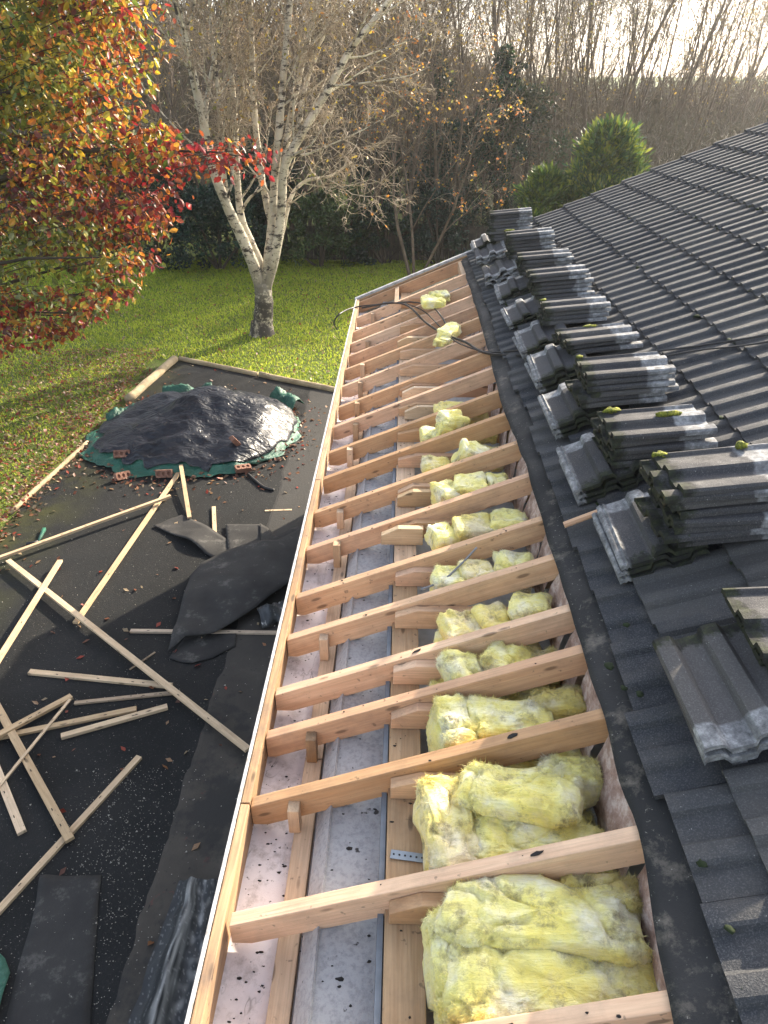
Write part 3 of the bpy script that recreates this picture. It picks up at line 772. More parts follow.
# ---------------------------------------------------------------- glass wool
def wool(c, size, rot, seed, label, tint=(1,1,1), lump=.25, folds=2.2, nseg=(40,30)):
    if c[1] < 2.2: nseg = (84,60)
    k_ = 1 if c[1] < 2.2 else .86; size = (size[0]*1.1*k_, size[1]*1.12*k_, size[2]*1.05*k_)
    m = MB(); nu, nv = nseg; vs = []
    e = .38
    def sp(w, k): return math.copysign(abs(w)**k, w)
    for i in range(nv+1):
        th = -pi/2+pi*i/nv
        for k in range(nu):
            ph = 2*pi*k/nu
            d = Vector((sp(cos(th),e)*sp(cos(ph),e), sp(cos(th),e)*sp(sin(ph),e), sp(sin(th),e*1.2)))
            p = Vector((d.x*size[0]/2, d.y*size[1]/2, d.z*size[2]/2))
            q = p*1.0+Vector((seed*3.7, seed*1.3, 0))
            n1 = fbm(q, 9, 4); n2 = nz(q, 22); ridge = 1-abs(nz(Vector((q.x*3*folds,q.y*9*folds/2,q.z*6))))*2
            dd = d.normalized()
            off = lump*(.045*n1+.012*n2-.05*max(0, ridge-.76)*2.6)
            p = p+dd*(off*2+.004*nz(q,70)+.003*nz(q+Vector((3,0,0)),130))+Vector((.012*nz(q,14),.012*nz(q+Vector((5,0,0)),14),0))
            vs.append(p)
    fs = []
    for i in range(nv):
        for k in range(nu):
            k2 = (k+1)%nu; fs.append((i*nu+k,i*nu+k2,(i+1)*nu+k2,(i+1)*nu+k))
    m.add(vs, fs)
    # loose fibres tufts on the surface
    gg = random.Random(seed)
    for q in range(2600 if c[1] < 2.2 else 500):
        p = vs[gg.randrange(nu*nv//2, nu*nv)]; d = Vector((p.x/size[0],p.y/size[1],p.z/size[2])).normalized()*.35+Vector((gg.gauss(0,.8),gg.gauss(0,.8),gg.gauss(0,.3)))
        b = len(m.v); l = gg.uniform(.006,.020)*(1.6 if gg.random() < .06 else 1); s = d.cross(Vector((0,0,1))).normalized()*.0007
        m.v += [tuple(p-s),tuple(p+s),tuple(p+d.normalized()*l)]; m.f.append((b,b+1,b+2)); m.m.append(0)
    o = m.build('glass_wool', M['wool'], smooth=True); o.location = c; o.rotation_euler = rot; o.color = (*tint,1)
    tag(o, label, 'insulation', 'pieces of glass wool between the rafters')
    return o
wl = [
 # bay 18 (nearest)
 ((.40,1.085,-1.985),(.50,.18,.20),(0,-.10,-.10),1,'large bright yellow glass wool slab in the nearest bay, upper fold'),
 ((.41,.93,-2.005),(.50,.20,.17),(.05,-.02,-.04),2,'yellow folded glass wool slab along the nearest bay, lower fold'),
 ((.17,1.00,-2.04),(.14,.27,.15),(0,.1,.08),3,'pale upright end of glass wool beside the nearest joist'),
 ((.57,1.155,-1.97),(.20,.08,.17),(0,0,-.1),4,'dirty yellow wool tuft in the far corner of the nearest bay'),
 # bay 17
 ((.165,1.41,-2.02),(.15,.30,.17),(.05,.0,.12),5,'cream squared glass wool wad beside the steel strap'),
 ((.395,1.475,-1.975),(.35,.17,.19),(0,-.06,-.2),6,'thick yellow glass wool slab above the second bay from the front'),
 ((.42,1.34,-2.02),(.40,.15,.15),(0,0,-.05),7,'yellow white folded wool below the thick slab of the second bay'),
 ((.565,1.56,-1.95),(.19,.10,.15),(0,0,-.1),8,'brown stained wool with grey flake in second bay corner'),
 # bay 16 (1.64-1.948)
 ((.20,1.79,-2.01),(.13,.22,.18),(0,.15,.25),9,'ragged white wool wad standing at the plate, third bay'),
 ((.40,1.80,-1.985),(.30,.17,.16),(0,-.05,-.12),10,'yellow folded glass wool filling the third bay from the front'),
 ((.57,1.87,-1.96),(.18,.11,.14),(0,0,0),11,'brownish yellow wool tuft at the felt end of third bay'),
 # bay 15
 ((.25,2.06,-2.0),(.14,.14,.16),(0,0,.2),12,'grey white puffed wool lump in the fourth bay'),
 ((.42,2.08,-1.97),(.17,.13,.17),(0,0,-.5),13,'bright yellow puffed wool lump in the fourth bay'),
 ((.56,2.10,-1.97),(.15,.12,.13),(0,0,0),14,'dark stained wool behind the bright lump of the fourth bay'),
 # bay 14
 ((.27,2.33,-2.0),(.17,.20,.15),(0,0,.3),15,'cream wool wad beside the joist end in the fifth bay'),
 ((.40,2.36,-1.98),(.16,.2,.15),(0,0,.3),16,'beige crumpled wool in the middle of the fifth bay'),
 ((.55,2.38,-1.94),(.18,.2,.17),(0,0,-.2),17,'yellow wool bundle near the felt in the fifth bay'),
 # bay 13
 ((.24,2.68,-2.0),(.20,.17,.14),(0,0,.1),18,'pale wool under the grey cable in the sixth bay'),
 ((.37,2.70,-1.98),(.17,.2,.15),(0,0,.4),19,'cream wool fold in the middle of the sixth bay'),
 ((.53,2.70,-1.94),(.2,.2,.16),(0,0,0),20,'pale green wool lump near the felt in the sixth bay'),
 # bay 12
 ((.22,3.05,-2.0),(.14,.2,.14),(0,0,.3),21,'white wool scrap beside the packer in the seventh bay'),
 ((.38,3.08,-1.96),(.24,.2,.14),(0,0,.1),22,'dull yellow wool in the middle of the seventh bay'),
 ((.55,3.1,-1.94),(.2,.2,.14),(0,0,.1),23,'greenish white wool at the felt end of the seventh bay'),
 # bay 11
 ((.26,3.46,-1.98),(.15,.2,.17),(0,0,.4),24,'yellow upright wool fold in the eighth bay'),
 ((.39,3.48,-1.95),(.2,.2,.16),(0,0,0),25,'pale yellow rounded wool lump in the eighth bay'),
 ((.54,3.5,-1.93),(.12,.16,.13),(0,0,0),26,'small grey wool lump near the felt in the eighth bay'),
 # bay 10
 ((.22,3.87,-2.02),(.2,.2,.12),(0,0,0),27,'dark dirty wool low in the ninth bay'),
 ((.42,3.86,-1.93),(.20,.14,.20),(.2,.3,0),28,'pale green wool wedge leaning in the ninth bay'),
 ((.55,3.92,-1.97),(.14,.2,.12),(0,0,0),29,'dull wool behind the pale wedge of the ninth bay'),
 # bay 9
 ((.20,4.26,-2.0),(.14,.2,.14),(0,0,0),30,'grey mottled wool beside the joist in the tenth bay'),
 ((.33,4.30,-1.90),(.19,.16,.15),(.1,.2,.5),31,'bright yellow torn wool chunk sticking above the tenth bay'),
 ((.26,4.22,-1.95),(.1,.1,.16),(0,.5,.2),32,'whitish torn wool strip beside the bright yellow chunk'),
 ((.53,4.3,-1.98),(.2,.2,.1),(0,0,0),33,'dirty wool at the felt end of the tenth bay'),
 # far
 ((.40,6.02,-1.81),(.15,.30,.11),(0,0,-.45),34,'pale yellow torn wool lying across the far rafters, nearer one'),
 ((.34,5.84,-1.84),(.12,.16,.08),(0,0,-.6),35,'small pale wool tail below the nearer piece on far rafters'),
 ((.29,7.05,-1.83),(.24,.30,.10),(0,0,.1),36,'whitish wool heap on the far rafters under the cables'),
 ((.36,7.25,-1.82),(.2,.24,.10),(0,0,.3),37,'pale yellow wool on the far rafters above the white heap'),
 ((.42,4.68,-1.99),(.4,.2,.12),(0,0,0),38,'dull wool low in the eleventh bay'),
]
bayn = ['nearest','second','third','fourth','fifth','sixth','seventh','eighth','ninth','tenth']
for bi in range(5):
    ya, yb = RY[18-bi]+.024, RY[17-bi]-.07
    wl.append(((.385,(ya+yb)/2,-2.09),(.48,(yb-ya)*.92,.12),(0,0,0),60+bi,'flat quilt of glass wool lying low at the bottom of the %s bay' % bayn[bi]))
for c, sz, rt, sd, lab in wl:
    white = any(w in lab for w in ('white','grey','pale green','pale upright','pale wool')); dirty = any(w in lab for w in ('brown','dirty','dark','dull','stained'))
    tint = (.97,.99,1.06) if white else ((.78,.74,.68) if dirty else ((1,.93,.88) if 'cream' in lab or 'beige' in lab else (1,1,1)))
    wool(c, sz, rt, sd, lab, tint)
for i_, (px, py, sz_, lab) in enumerate([(513,739,(.032,.016),'black felt scrap on the rafter above the second bay'),(417,649,(.04,.010),'black felt scrap stuck mid-length on the sixth rafter'),
    (535,845,(.035,.010),'black felt scrap on the second rafter from the camera'),(508,1018,(.03,.008),'black scrap on the nearest rafter by the bottom edge')]):
    r_ = ray(px,py); P = r_*((-1.85+.002)/NR.dot(r_)); yy_ = min(RY, key=lambda q: abs(q-P.y)); m = MB(); nn = 9
    g_ = random.Random(i_); ring = [(sz_[0]*.5*cos(2*pi*k/nn)*g_.uniform(.7,1.3), sz_[1]*.5*sin(2*pi*k/nn)*g_.uniform(.7,1.3)) for k in range(nn)]
    m.add([(x,y,0) for x,y in ring]+[(x,y,.003) for x,y in ring], [tuple(range(nn,2*nn)),tuple(range(nn-1,-1,-1))]+[(k,(k+1)%nn,nn+(k+1)%nn,nn+k) for k in range(nn)])
    o = m.build('felt_scrap', M['chip']); o.location = (P.x, yy_, roofz(P.x)+.001); o.rotation_euler = (0,-T,.2); tag(o, lab, 'scrap')
# crumbs on soffit, timbers and blockwork
m = MB(); g = random.Random(8)
for i in range(620):
    r_ = g.random(); y = g.uniform(.6,8.2)**1.0
    if r_ < .5: x = g.uniform(-.51,-.37); z = -2.332
    elif r_ < .7: x = g.uniform(-.22,-.06); z = -2.204
    elif r_ < .85: x = g.uniform(-.02,.08); z = -2.091
    else:
        y = g.choice(RY)+g.uniform(-.018,.018); x = g.uniform(-.45,.6); z = roofz(x)+.0005
    s = g.uniform(.002,.007)*(1.6 if g.random() < .04 else 1)
    a = g.random()*6; b = len(m.v)
    rr_ = [s*g.uniform(.5,1.2) for _ in range(6)]
    m.v += [(x+rr_[k]*cos(a+k*1.05)*1.3,y+rr_[k]*sin(a+k*1.05)*.8,z) for k in range(6)]+[(x,y,z+s*.6)]
    m.f += [(b+k,b+(k+1)%6,b+6) for k in range(6)]; m.m += [0]*6
tag(m.build('debris', M['chip']), 'black crumbs of old mortar and moss on soffit and timbers', 'debris', kind='stuff')

# ---------------------------------------------------------------- battens on the yard
def batten(p, q, w, h, lab, z=0, zq=None, material=None, bow=0, ext=0, side=1):
    A = G(*p); B = G(*q); A.z = GZ+.012+z; B.z = GZ+.012+(z if zq is None else zq)
    d = (B-A); L = d.length+ext; m = MB(); n = 8
    vs = []
    for i in range(n+1):
        x = -L/2+L*i/n; b = bow*(1-(2*i/n-1)**2)
        for yy, zz in ((-w/2,0),(w/2,0),(w/2,h),(-w/2,h)): vs.append((x, yy+b, zz))
    fs = [(0,1,2,3), tuple(n*4+k for k in (3,2,1,0))]
    for i in range(n):
        for k in range(4): k2 = (k+1)%4; fs.append((i*4+k2,i*4+k,(i+1)*4+k,(i+1)*4+k2))
    m.add(vs, fs)
    # nails
    gg = random.Random(int(p[0]*7+p[1]))
    for k in range(gg.randint(2,4)):
        x = gg.uniform(-L*.45,L*.45); m.box(x-.012,x+.012,-w*.2,-w*.1,h,h+.004,1)
    o = m.build('batten', [material or M['batten'], M['chip']], bevel=.0015); mid = (A+B)/2 - (d.normalized()*(-ext/2))
    dn = d.normalized(); yaw = atan2(dn.y, dn.x); o.rotation_euler = (0, -math.asin(dn.z), yaw); o.location = mid
    tag(o, lab, 'batten', 'roof battens thrown on the yard'); return o
k = .035
batten((0,565),(172,504),.045,.03,'pale batten lying level across the yard just below the mossy lawn corner',z=.06,zq=.09,ext=0)
batten((76,625),(183,471),.055,.025,'batten rising from the long diagonal one to the covered heap',z=.0,zq=.03)
batten((190,521),(181,466),.05,.025,'short batten leaning from the felt to the front of the heap',z=.02,zq=.12)
batten((215,536),(214,509),.045,.022,'stubby batten end sticking out from behind torn felt',z=.005)
batten((10,566),(249,757),.055,.027,'longest batten, crossing the yard diagonally to the fascia',z=.045,zq=.06)
batten((-14,697),(62,567),.055,.025,'pale batten crossing the top of the long diagonal one',z=.10,zq=.06)
batten((30,674),(172,688),.055,.025,'batten with knots ending under the long diagonal one',z=.0)
batten((131,633),(285,635),.04,.025,'batten lying under the large torn felt sheet',z=.0,material=M['batten_dull'])
batten((75,705),(180,694),.035,.02,'thin dull batten just below the knotty one',z=.0,material=M['batten_dull'])
batten((-8,741),(137,711),.05,.025,'batten with split end under two crossing ones',z=.0)
batten((62,739),(168,709),.05,.03,'short thick batten, lowest of the near parallel ones',z=.0)
batten((-12,749),(73,701),.055,.028,'batten laid over the split one at the left',z=.05,zq=.03)
batten((-8,698),(72,845),.06,.028,'wide orange batten pointing down to the crossing with another',z=.03,zq=.03)
batten((-14,742),(23,835),.06,.028,'orange batten stub at the left edge of the yard',z=.0)
batten((73,708),(-6,802),.024,.012,'thin whitish lath lying over the wide orange batten',z=.085,zq=.05)
batten((140,759),(-12,926),.05,.025,'batten below, crossing under the end of the wide orange one',z=.0)
batten((130,671),(156,655),.016,.008,'thin splinter poking beside the long diagonal batten',z=.0,zq=.02,material=M['batten_dull'])
batten((265,512),(292,511),.03,.01,'small whitish strip of timber by the torn felt',z=.0)
# bright yellowish foliage scrap / offcut tool at left
m = MB(); a, b, c = G(27,546), G(39,544), G(45,531)
for q in (a,b,c): q.z = GZ+.03
m.tube([a,b],[.02,.018],7,0); m.tube([b,c],[.016,.026],4,1)
tag(m.build('hand_tool', [M['cable'], M['green']], smooth=True), 'small tool with black handle and greenish blade on mossy tarmac', 'tool')

# ---------------------------------------------------------------- kerb logs
def log(p, q, r, lab):
    A = Vector((*p,GZ+r*.7)); B = Vector((*q,GZ+r*.7)); n = 14; pts = []
    for i in range(n+1):
        t_ = i/n; pts.append(A.lerp(B,t_)+Vector((.02*nz((t_*3,p[0],0)),.02*nz((t_*3,p[1],5)),.01*nz((t_*4,1,p[0])))))
    m = MB(); m.tube(pts, [r*(1+.12*nz((i*.7,p[1],0))) for i in range(n+1)], 9)
    o = m.build('edging_log', M['log'], smooth=True); tag(o, lab, 'log', 'logs edging the yard'); return o
log((-4.33,12.9),(-4.52,10.9),.075,'pale round log edging the yard beyond the covered heap')
log((-4.6,9.3),(-4.76,7.3),.033,'grey log edging the yard beside the leaf litter in front of heap')
log((-4.25,12.98),(-2.6,12.16),.05,'thin log along the far yard edge, left length')
log((-2.56,12.14),(-.7,11.2),.055,'thin log along the far yard edge, right length by the house')

# ---------------------------------------------------------------- covered heap
cx, cy = -3.08, 9.72
def heap_r(an):   # outline
    c, s = cos(an), sin(an)
    r = 1/((abs(c)/1.52)**2.3+(abs(s)/(1.42 if s < 0 else 1.35))**2.3)**(1/2.3)
    return r*(1+.05*nz((c*2,s*2,3))+.03*nz((c*6,s*6,1)))
def heap_h(x, y, cover=1):
    an = atan2(y-cy, x-cx); r = hypot(x-cx, y-cy)/heap_r(an)
    base = .60*max(0, 1-r**1.6)**.85*(1+.42*nz((x*1.3,y*1.3,0)))*(.86+.22*(x-cx))
    q_ = (x*1.1+y*.5+.25*nz((x*1.5,y*1.5,8)), y*2.2-x*.6, 3)
    wr = .06*(1-abs(nz(Vector(q_)*1.6))*3)*(.4+.6*nz((x*.9,y*.9,7))) + .045*fbm((x*1.8,y*2.6,4),1,3) + .006*(1-abs(nz((x*7,y*11,4)))*2)
    return base+wr*(1 if r < 1 else .5)
def sheet_heap(name, rmax, lift, material, lab, cat, holes=None):
    m = MB(); na, nr_ = 150, 46; vs = []
    for i in range(nr_+1):
        for k in range(na):
            an = 2*pi*k/na; rr = heap_r(an)*rmax(an)*i/nr_
            x = cx+rr*cos(an); y = cy+rr*sin(an); z = GZ+.02+max(0.0, heap_h(x,y))+lift
            if i > nr_-5: z += .012*nz((an*14,i,0))+.012
            vs.append((x,y,z))
    fs = []
    for i in range(nr_):
        for k in range(na): k2 = (k+1)%na; fs.append((i*na+k,(i+1)*na+k,(i+1)*na+k2,i*na+k2))
    m.add(vs, fs); o = m.build(name, material, smooth=True); s_ = o.modifiers.new('thick','SOLIDIFY'); s_.thickness = .002
    return tag(o, lab, cat)
sheet_heap('tarpaulin', lambda a: .99+(.04 if sin(a)<0 else 0)+.10*nz((cos(a)*4,sin(a)*4,9))+.04*nz((cos(a)*13,sin(a)*13,9)), -.004, M['green'], 'green tarpaulin underneath, showing at the front of the heap', 'tarpaulin')
sheet_heap('polythene_sheet', lambda a: (.93+.20*nz((cos(a)*4,sin(a)*4,2))+.05*nz((cos(a)*12,sin(a)*12,2)) if sin(a) < -.15 and cos(a) < .45 else .97+.04*nz((cos(a)*3,sin(a)*3,2))), .02, M['tarp'], 'shiny black plastic sheet draped over the heap in the yard', 'plastic sheet')
# folded tarp flaps at the rim
def flap(c, w, d, hgt, yaw, material, lab, name='tarpaulin_flap', seed=0, cat='tarpaulin'):
    m = MB(); nu, nv = 22, 12
    for j in range(nv+1):
        for i in range(nu+1):
            u = i/nu-.5; v = j/nv
            x = u*w*(1-.25*v+.1*nz((v*2,seed,0))); y = d*(v-.5)+.04*nz((u*4,v*4,seed)); z = hgt*sin(pi*min(1,v*1.05))*(.7+.5*nz((u*3,seed,1)))+.03*abs(nz((u*9,v*6,seed)))*hgt/.1
            m.v.append((x,y,max(z,0)+.004))
    for j in range(nv):
        for i in range(nu): a = j*(nu+1)+i; m.f.append((a,a+1,a+nu+2,a+nu+1)); m.m.append(0)
    o = m.build(name, material, smooth=True); o.location = c; o.rotation_euler = (0,0,yaw); s_ = o.modifiers.new('t','SOLIDIFY'); s_.thickness = .003
    return tag(o, lab, cat)
flap((-1.85,10.75,GZ+.06), .55,.35,.22, -.7, M['green'], 'green tarpaulin corner curling up behind the right of the heap', seed=3)
flap((-4.35,10.1,GZ+.06), .5,.35,.20, .6, M['green'], 'crumpled green tarpaulin edge by the pale log', seed=5)
flap((-3.55,11.05,GZ+.05), .9,.25,.25, .1, M['green'], 'green tarpaulin edge bunched up behind the heap', seed=6)
# rubble at the foot of the heap
m = MB(); g = random.Random(55)
for i in range(120):
    an = g.uniform(-2.9,.5); q_ = 1.0+g.gauss(0,.05); x = cx+heap_r(an)*q_*cos(an); y = cy+heap_r(an)*q_*sin(an); s_ = g.uniform(.008,.035)*(1.6 if g.random() < .1 else 1)
    blob(m, (x,y,GZ+.02+max(0,heap_h(x,y))*.8+s_*.3), (s_,s_*.7,s_*.5), i, nseg=5)
tag(m.build('rubble', M['rubble']), 'broken brick crumbs along the foot of the covered heap', 'rubble', kind='stuff')
# bricks
def brick(p, z, rot, lab):
    m = MB(); L, Wd, Hh = .215,.1025,.065
    # block with three round holes on the big face (local z up = stretcher bed)
    ns = 12; outer = []
    m.box(-L/2,L/2,-Wd/2,Wd/2,-Hh/2,Hh/2-.02)
    # top rim built round the holes
    cxs = (-.066,0,.066); 
    for cx_ in cxs:
        x0, x1 = cx_-.033, cx_+.033
        if cx_ == cxs[0]: x0 = -L/2
        if cx_ == cxs[2]: x1 = L/2
        ring = [(cx_+.021*cos(2*pi*k/ns), .027*sin(2*pi*k/ns)) for k in range(ns)]
        rect = []
        for k in range(ns):
            a = 2*pi*k/ns; c_, s_ = cos(a), sin(a)
            tx = ((x1-cx_) if c_ > 0 else (cx_-x0))/max(abs(c_),1e-6); ty = (Wd/2)/max(abs(s_),1e-6); t_ = min(tx,ty); rect.append((cx_+c_*t_, s_*t_))
        vs = [(x,y,Hh/2) for x,y in rect]+[(x,y,Hh/2) for x,y in ring]+[(x,y,Hh/2-.0199) for x,y in ring]+[(x,y,Hh/2-.0199) for x,y in rect]
        fs = []
        for k in range(ns):
            k2 = (k+1)%ns; fs += [(k,k2,ns+k2,ns+k),(ns+k,ns+k2,2*ns+k2,2*ns+k)]
            fs.append((3*ns+k,3*ns+k2,k2,k))
        m.add(vs, fs)
    o = m.build('brick', M['brick']); o.location = (p[0],p[1],z); o.rotation_euler = rot
    tag(o, lab, 'brick', 'bricks weighing down the heap cover'); return o
def hz(x, y, d=.05): return GZ+.02+max(0,heap_h(x,y))+d
bp = [((123,455),(.9,.1,.3),'red holed brick leaning on the green tarpaulin, upper left'),((122,469),(1.1,.2,.9),'red holed brick standing tilted below the upper left one'),
      ((164,468),(1.2,0,.15),'red holed brick upright above the two batten ends'),((238,452),(.3,.9,.9),'brown brick leaning on the shiny sheet, right side'),
      ((243,463),(.2,.1,.5),'orange brick lying flat below the leaning brown one'),
      
      ]
for (px,py), rt, lab in bp:
    P = G(px, py+5); x, y = P.x, P.y; P2 = G(px,py+5, GZ+.08)
    brick((P2.x,P2.y), hz(P2.x,P2.y,.035), rt, lab)

# ---------------------------------------------------------------- torn felt on the ground
def felt_sheet(poly, z0, lab, material=None, amp=.03, lifts=(), seed=0, name='felt_sheet', cat='roofing felt', sub=4, group=None):
    pts = [G(*p) for p in poly]; import bmesh
    bm = bmesh.new(); vs = [bm.verts.new((p.x,p.y,0)) for p in pts]; bm.faces.new(vs)
    bmesh.ops.triangulate(bm, faces=bm.faces[:])
    for _ in range(sub): bmesh.ops.subdivide_edges(bm, edges=[e for e in bm.edges if e.calc_length() > .07], cuts=1, use_grid_fill=True); bmesh.ops.triangulate(bm, faces=bm.faces[:])
    lf = [(G(*p), h, s) for p, h, s in lifts]
    for v in bm.verts:
        x, y = v.co.x, v.co.y
        z = amp*(.5+.9*nz((x*2+seed,y*2,0)))+amp*.4*nz((x*6,y*6,seed))+amp*.9*max(0,.25-abs(nz((x*1.7+y*.9,y*1.2-x*.4,seed+4))))*2
        for P, h, s in lf: z += h*math.exp(-((x-P.x)**2+(y-P.y)**2)/s**2)
        v.co.z = max(.003, z)
    me = bpy.data.meshes.new(name); bm.to_mesh(me); bm.free(); me.materials.append(material or M['felt_ground'])
    me.polygons.foreach_set('use_smooth', [True]*len(me.polygons))
    o = bpy.data.objects.new(name, me); C.objects.link(o); o.location = (0,0,GZ+.014+z0); s_ = o.modifiers.new('t','SOLIDIFY'); s_.thickness = .004; s_.offset = 1
    return tag(o, lab, cat, group)
felt_sheet([(154,528),(168,521),(182,517),(196,523),(210,531),(228,542),(241,553),(240,559),(216,562),(205,556),(192,547),(172,537)], 0, 'narrow curled strip of grey felt pointing left in the yard', lifts=[((192,545),.05,.25)], seed=1)
felt_sheet([(226,527),(261,527),(263,548),(242,560),(228,554)], .02, 'square dark piece of felt between strip and large sheet', seed=2, amp=.02)
felt_sheet([(260,527),(268,532),(276,541),(301,529),(306,540),(280,555),(262,552)], .03, 'ragged felt scrap with small triangular tear by the fascia', seed=3, amp=.03)
felt_sheet([(306,528),(296,538),(278,547),(258,548),(225,558),(203,569),(192,581),(188,596),(184,610),(178,630),(169,657),(187,645),(215,640),(239,627),(256,616),(270,606),(286,594),(306,580)], .05, 'largest torn dark felt sheet, crumpled against the house', lifts=[((200,600),.05,.3),((245,600),.06,.35),((185,640),.05,.12),((280,570),.07,.4)], seed=4, amp=.025)
felt_sheet([(169,660),(182,664),(192,665),(212,660),(236,648),(237,632),(215,628),(185,640)], 0, 'felt flap showing below the largest sheet', seed=5, amp=.015)
felt_sheet([(42,879),(70,878),(102,877),(99,905),(97,935),(94,980),(90,1040),(2,1050),(8,1015),(18,972),(32,925)], 0, 'flat rectangular dark felt sheet in the near left yard', seed=6, amp=.01, lifts=[((45,884),.04,.08)])
felt_sheet([(-20,950),(-2,953),(7,962),(12,976),(5,1000),(-2,1030),(-30,1030)], .01, 'green tarpaulin scrap at the near left edge of the yard', M['green'], seed=7, amp=.05, name='tarpaulin_scrap', cat='tarpaulin')
flap((G(275,618).x,G(275,618).y,GZ+.04), .35,.3,.14, .5, M['roll'], 'small black bag crumpled beside the largest felt sheet', 'plastic_bag', seed=9, cat='bag')
# dusty plastic sheet with a raised fold near the bottom of the picture
m = MB(); m.c = []; A = G(196,884); B = G(150,1060); nu, nv = 60, 110
for j in range(nv+1):
    t_ = j/nv; c = A.lerp(B, t_); wid = .19+.13*t_
    for i in range(nu+1):
        u = i/nu; x = c.x-wid*.55+(wid*1.6)*u; z = .10*math.exp(-((u-.32)/.14)**2)*(.5+.7*t_)+.03*math.exp(-((u-.7)/.2)**2)+.012*nz((u*7,t_*9,0))
        m.v.append((x+.02*nz((t_*5,u,2)), c.y+.02*nz((u*4,t_*3,1)), GZ+.036+max(z,0)))
        du = max(0, 1-abs(u-.36-.05*nz((t_*4,0,7)))/.13)*(.55+1.3*nz((u*26,t_*6,3)))+max(0, 1-abs(u-.62)/.22)*max(0,nz((u*9,t_*14,3)))*1.2+(.25 if nz((u*30,t_*60,1)) > .45 else 0)
        du = min(1, max(0, du)); m.c.append((.016+.36*du, .019+.36*du, .023+.35*du, 1))
for j in range(nv):
    for i in range(nu): a = j*(nu+1)+i; m.f.append((a,a+1,a+nu+2,a+nu+1)); m.m.append(0)
o = m.build('plastic_sheet', M['dusty'], smooth=True); tag(o, 'dusty dark plastic sheet with a long white streaked fold by the fascia', 'plastic sheet')

# ---------------------------------------------------------------- trees
def grow(mt, mw, p, d, L, r, lvl, g, P, off):
    """mt: trunk mesh, mw: twig mesh"""
    n = P['seg'][lvl]; pts = [p-off]; q = p.copy(); dd = d.normalized(); 
    for i in range(n):
        dd = (dd+Vector((g.gauss(0,1),g.gauss(0,1),g.gauss(0,1)))*P['wob'][lvl]+Vector((0,0,P['grav'][lvl]))).normalized()
        q = q+dd*(L/n); pts.append(q-off)
    rad = [r*(1-.8*i/n) for i in range(n+1)]
    (mt if lvl <= P['tl'] else mw).tube(pts, rad, P['sides'][lvl], cap=False)
    if lvl < P['max']:
        cnt = P['kids'][lvl]; cnt = int(cnt)+(1 if g.random() < cnt-int(cnt) else 0)
        for k in range(cnt):
            t_ = P['start'][lvl]+(1-P['start'][lvl])*(k+g.random())/cnt; t_ = min(t_,.98); i = min(int(t_*n), n-1); fr = t_*n-i
            b = pts[i].lerp(pts[i+1], fr)+off; ax = (pts[i+1]-pts[i]).normalized()
            pr = ax.orthogonal().normalized(); pr.rotate(Matrix.Rotation(g.random()*2*pi, 3, ax))
            an = g.gauss(P['ang'][lvl], .18); nd = ax*cos(an)+pr*sin(an)
            grow(mt, mw, b, nd, L*P['len'][lvl]*(1.1-.6*t_)*g.uniform(.7,1.3), max(rad[i]*P['rr'][lvl], P['minr']), lvl+1, g, P, off)
def leaves_on(m, pts, g, cols, s, hang=.6):
    for p in pts:
        c = g.choice(cols); k = g.uniform(.7,1.3); c = (c[0]*k,c[1]*k,c[2]*k,1); a = g.random()*2*pi
        u = Vector((cos(a)*.7, sin(a)*.7, -hang*g.random()-.1)).normalized(); v = Vector((g.gauss(0,1),g.gauss(0,1),g.gauss(0,1))); v = (v-u*v.dot(u)).normalized(); w = u.cross(v)
        L = s*g.uniform(.6,1.25); b = len(m.v); cu = g.uniform(-.12,.2)
        for q in (p, p+u*L*.28+v*L*.27+w*L*.07, p+u*L*.68+v*L*.25+w*L*(.07+cu*.5), p+u*L+w*L*cu, p+u*L*.68-v*L*.25+w*L*(.07+cu*.5), p+u*L*.28-v*L*.27+w*L*.07, p+u*L*.5-w*L*.02): m.v.append(tuple(q)); m.c.append(c)
        m.f += [(b,b+1,b+6),(b+1,b+2,b+6),(b+2,b+3,b+6),(b+3,b+4,b+6),(b+4,b+5,b+6),(b+5,b,b+6)]; m.m += [0]*6

# --- birch
g = random.Random(17)
YB = 14.62; base = G(262,335)
birch = tag(empty('birch_tree', base), 'white barked birch with several stems on the sunlit lawn', 'tree')
m = MB(); mt = MB()
def stem(pts, r0, r1, Ys=None):
    P = [PY(x, y, YB+(Ys[i] if Ys else 0)) for i, (x, y) in enumerate(pts)]; out = []
    PP = [P[0]*2-P[1]]+P+[P[-1]*2-P[-2]]
    for i in range(1, len(PP)-2):
        for k in range(5):
            t_ = k/5; a, b, c, d = PP[i-1], PP[i], PP[i+1], PP[i+2]; out.append(.5*((2*b)+(c-a)*t_+(2*a-5*b+4*c-d)*t_*t_+(3*b-a-3*c+d)*t_**3))
    out.append(P[-1]); n = len(out)
    out = [o+Vector((.012*nz((i*.9,r0*50,0)),.012*nz((i*.9,9,r0)),0)) for i,o in enumerate(out)]
    rad = [(r0+(r1-r0)*i/(n-1))*(1+.08*nz((i*.8,r0*99,3))) for i in range(n)]
    m.tube([o-base for o in out], rad, 10, cap=False); return out, rad
tr, rr_ = stem([(263,337),(263,325),(264,305),(263,290),(262,282)], .225, .15)
m.tube([Vector((0,0,-.1)),Vector((.01,0,.05)),Vector((.01,0,.3))],[.33,.26,.215],12,cap=False)
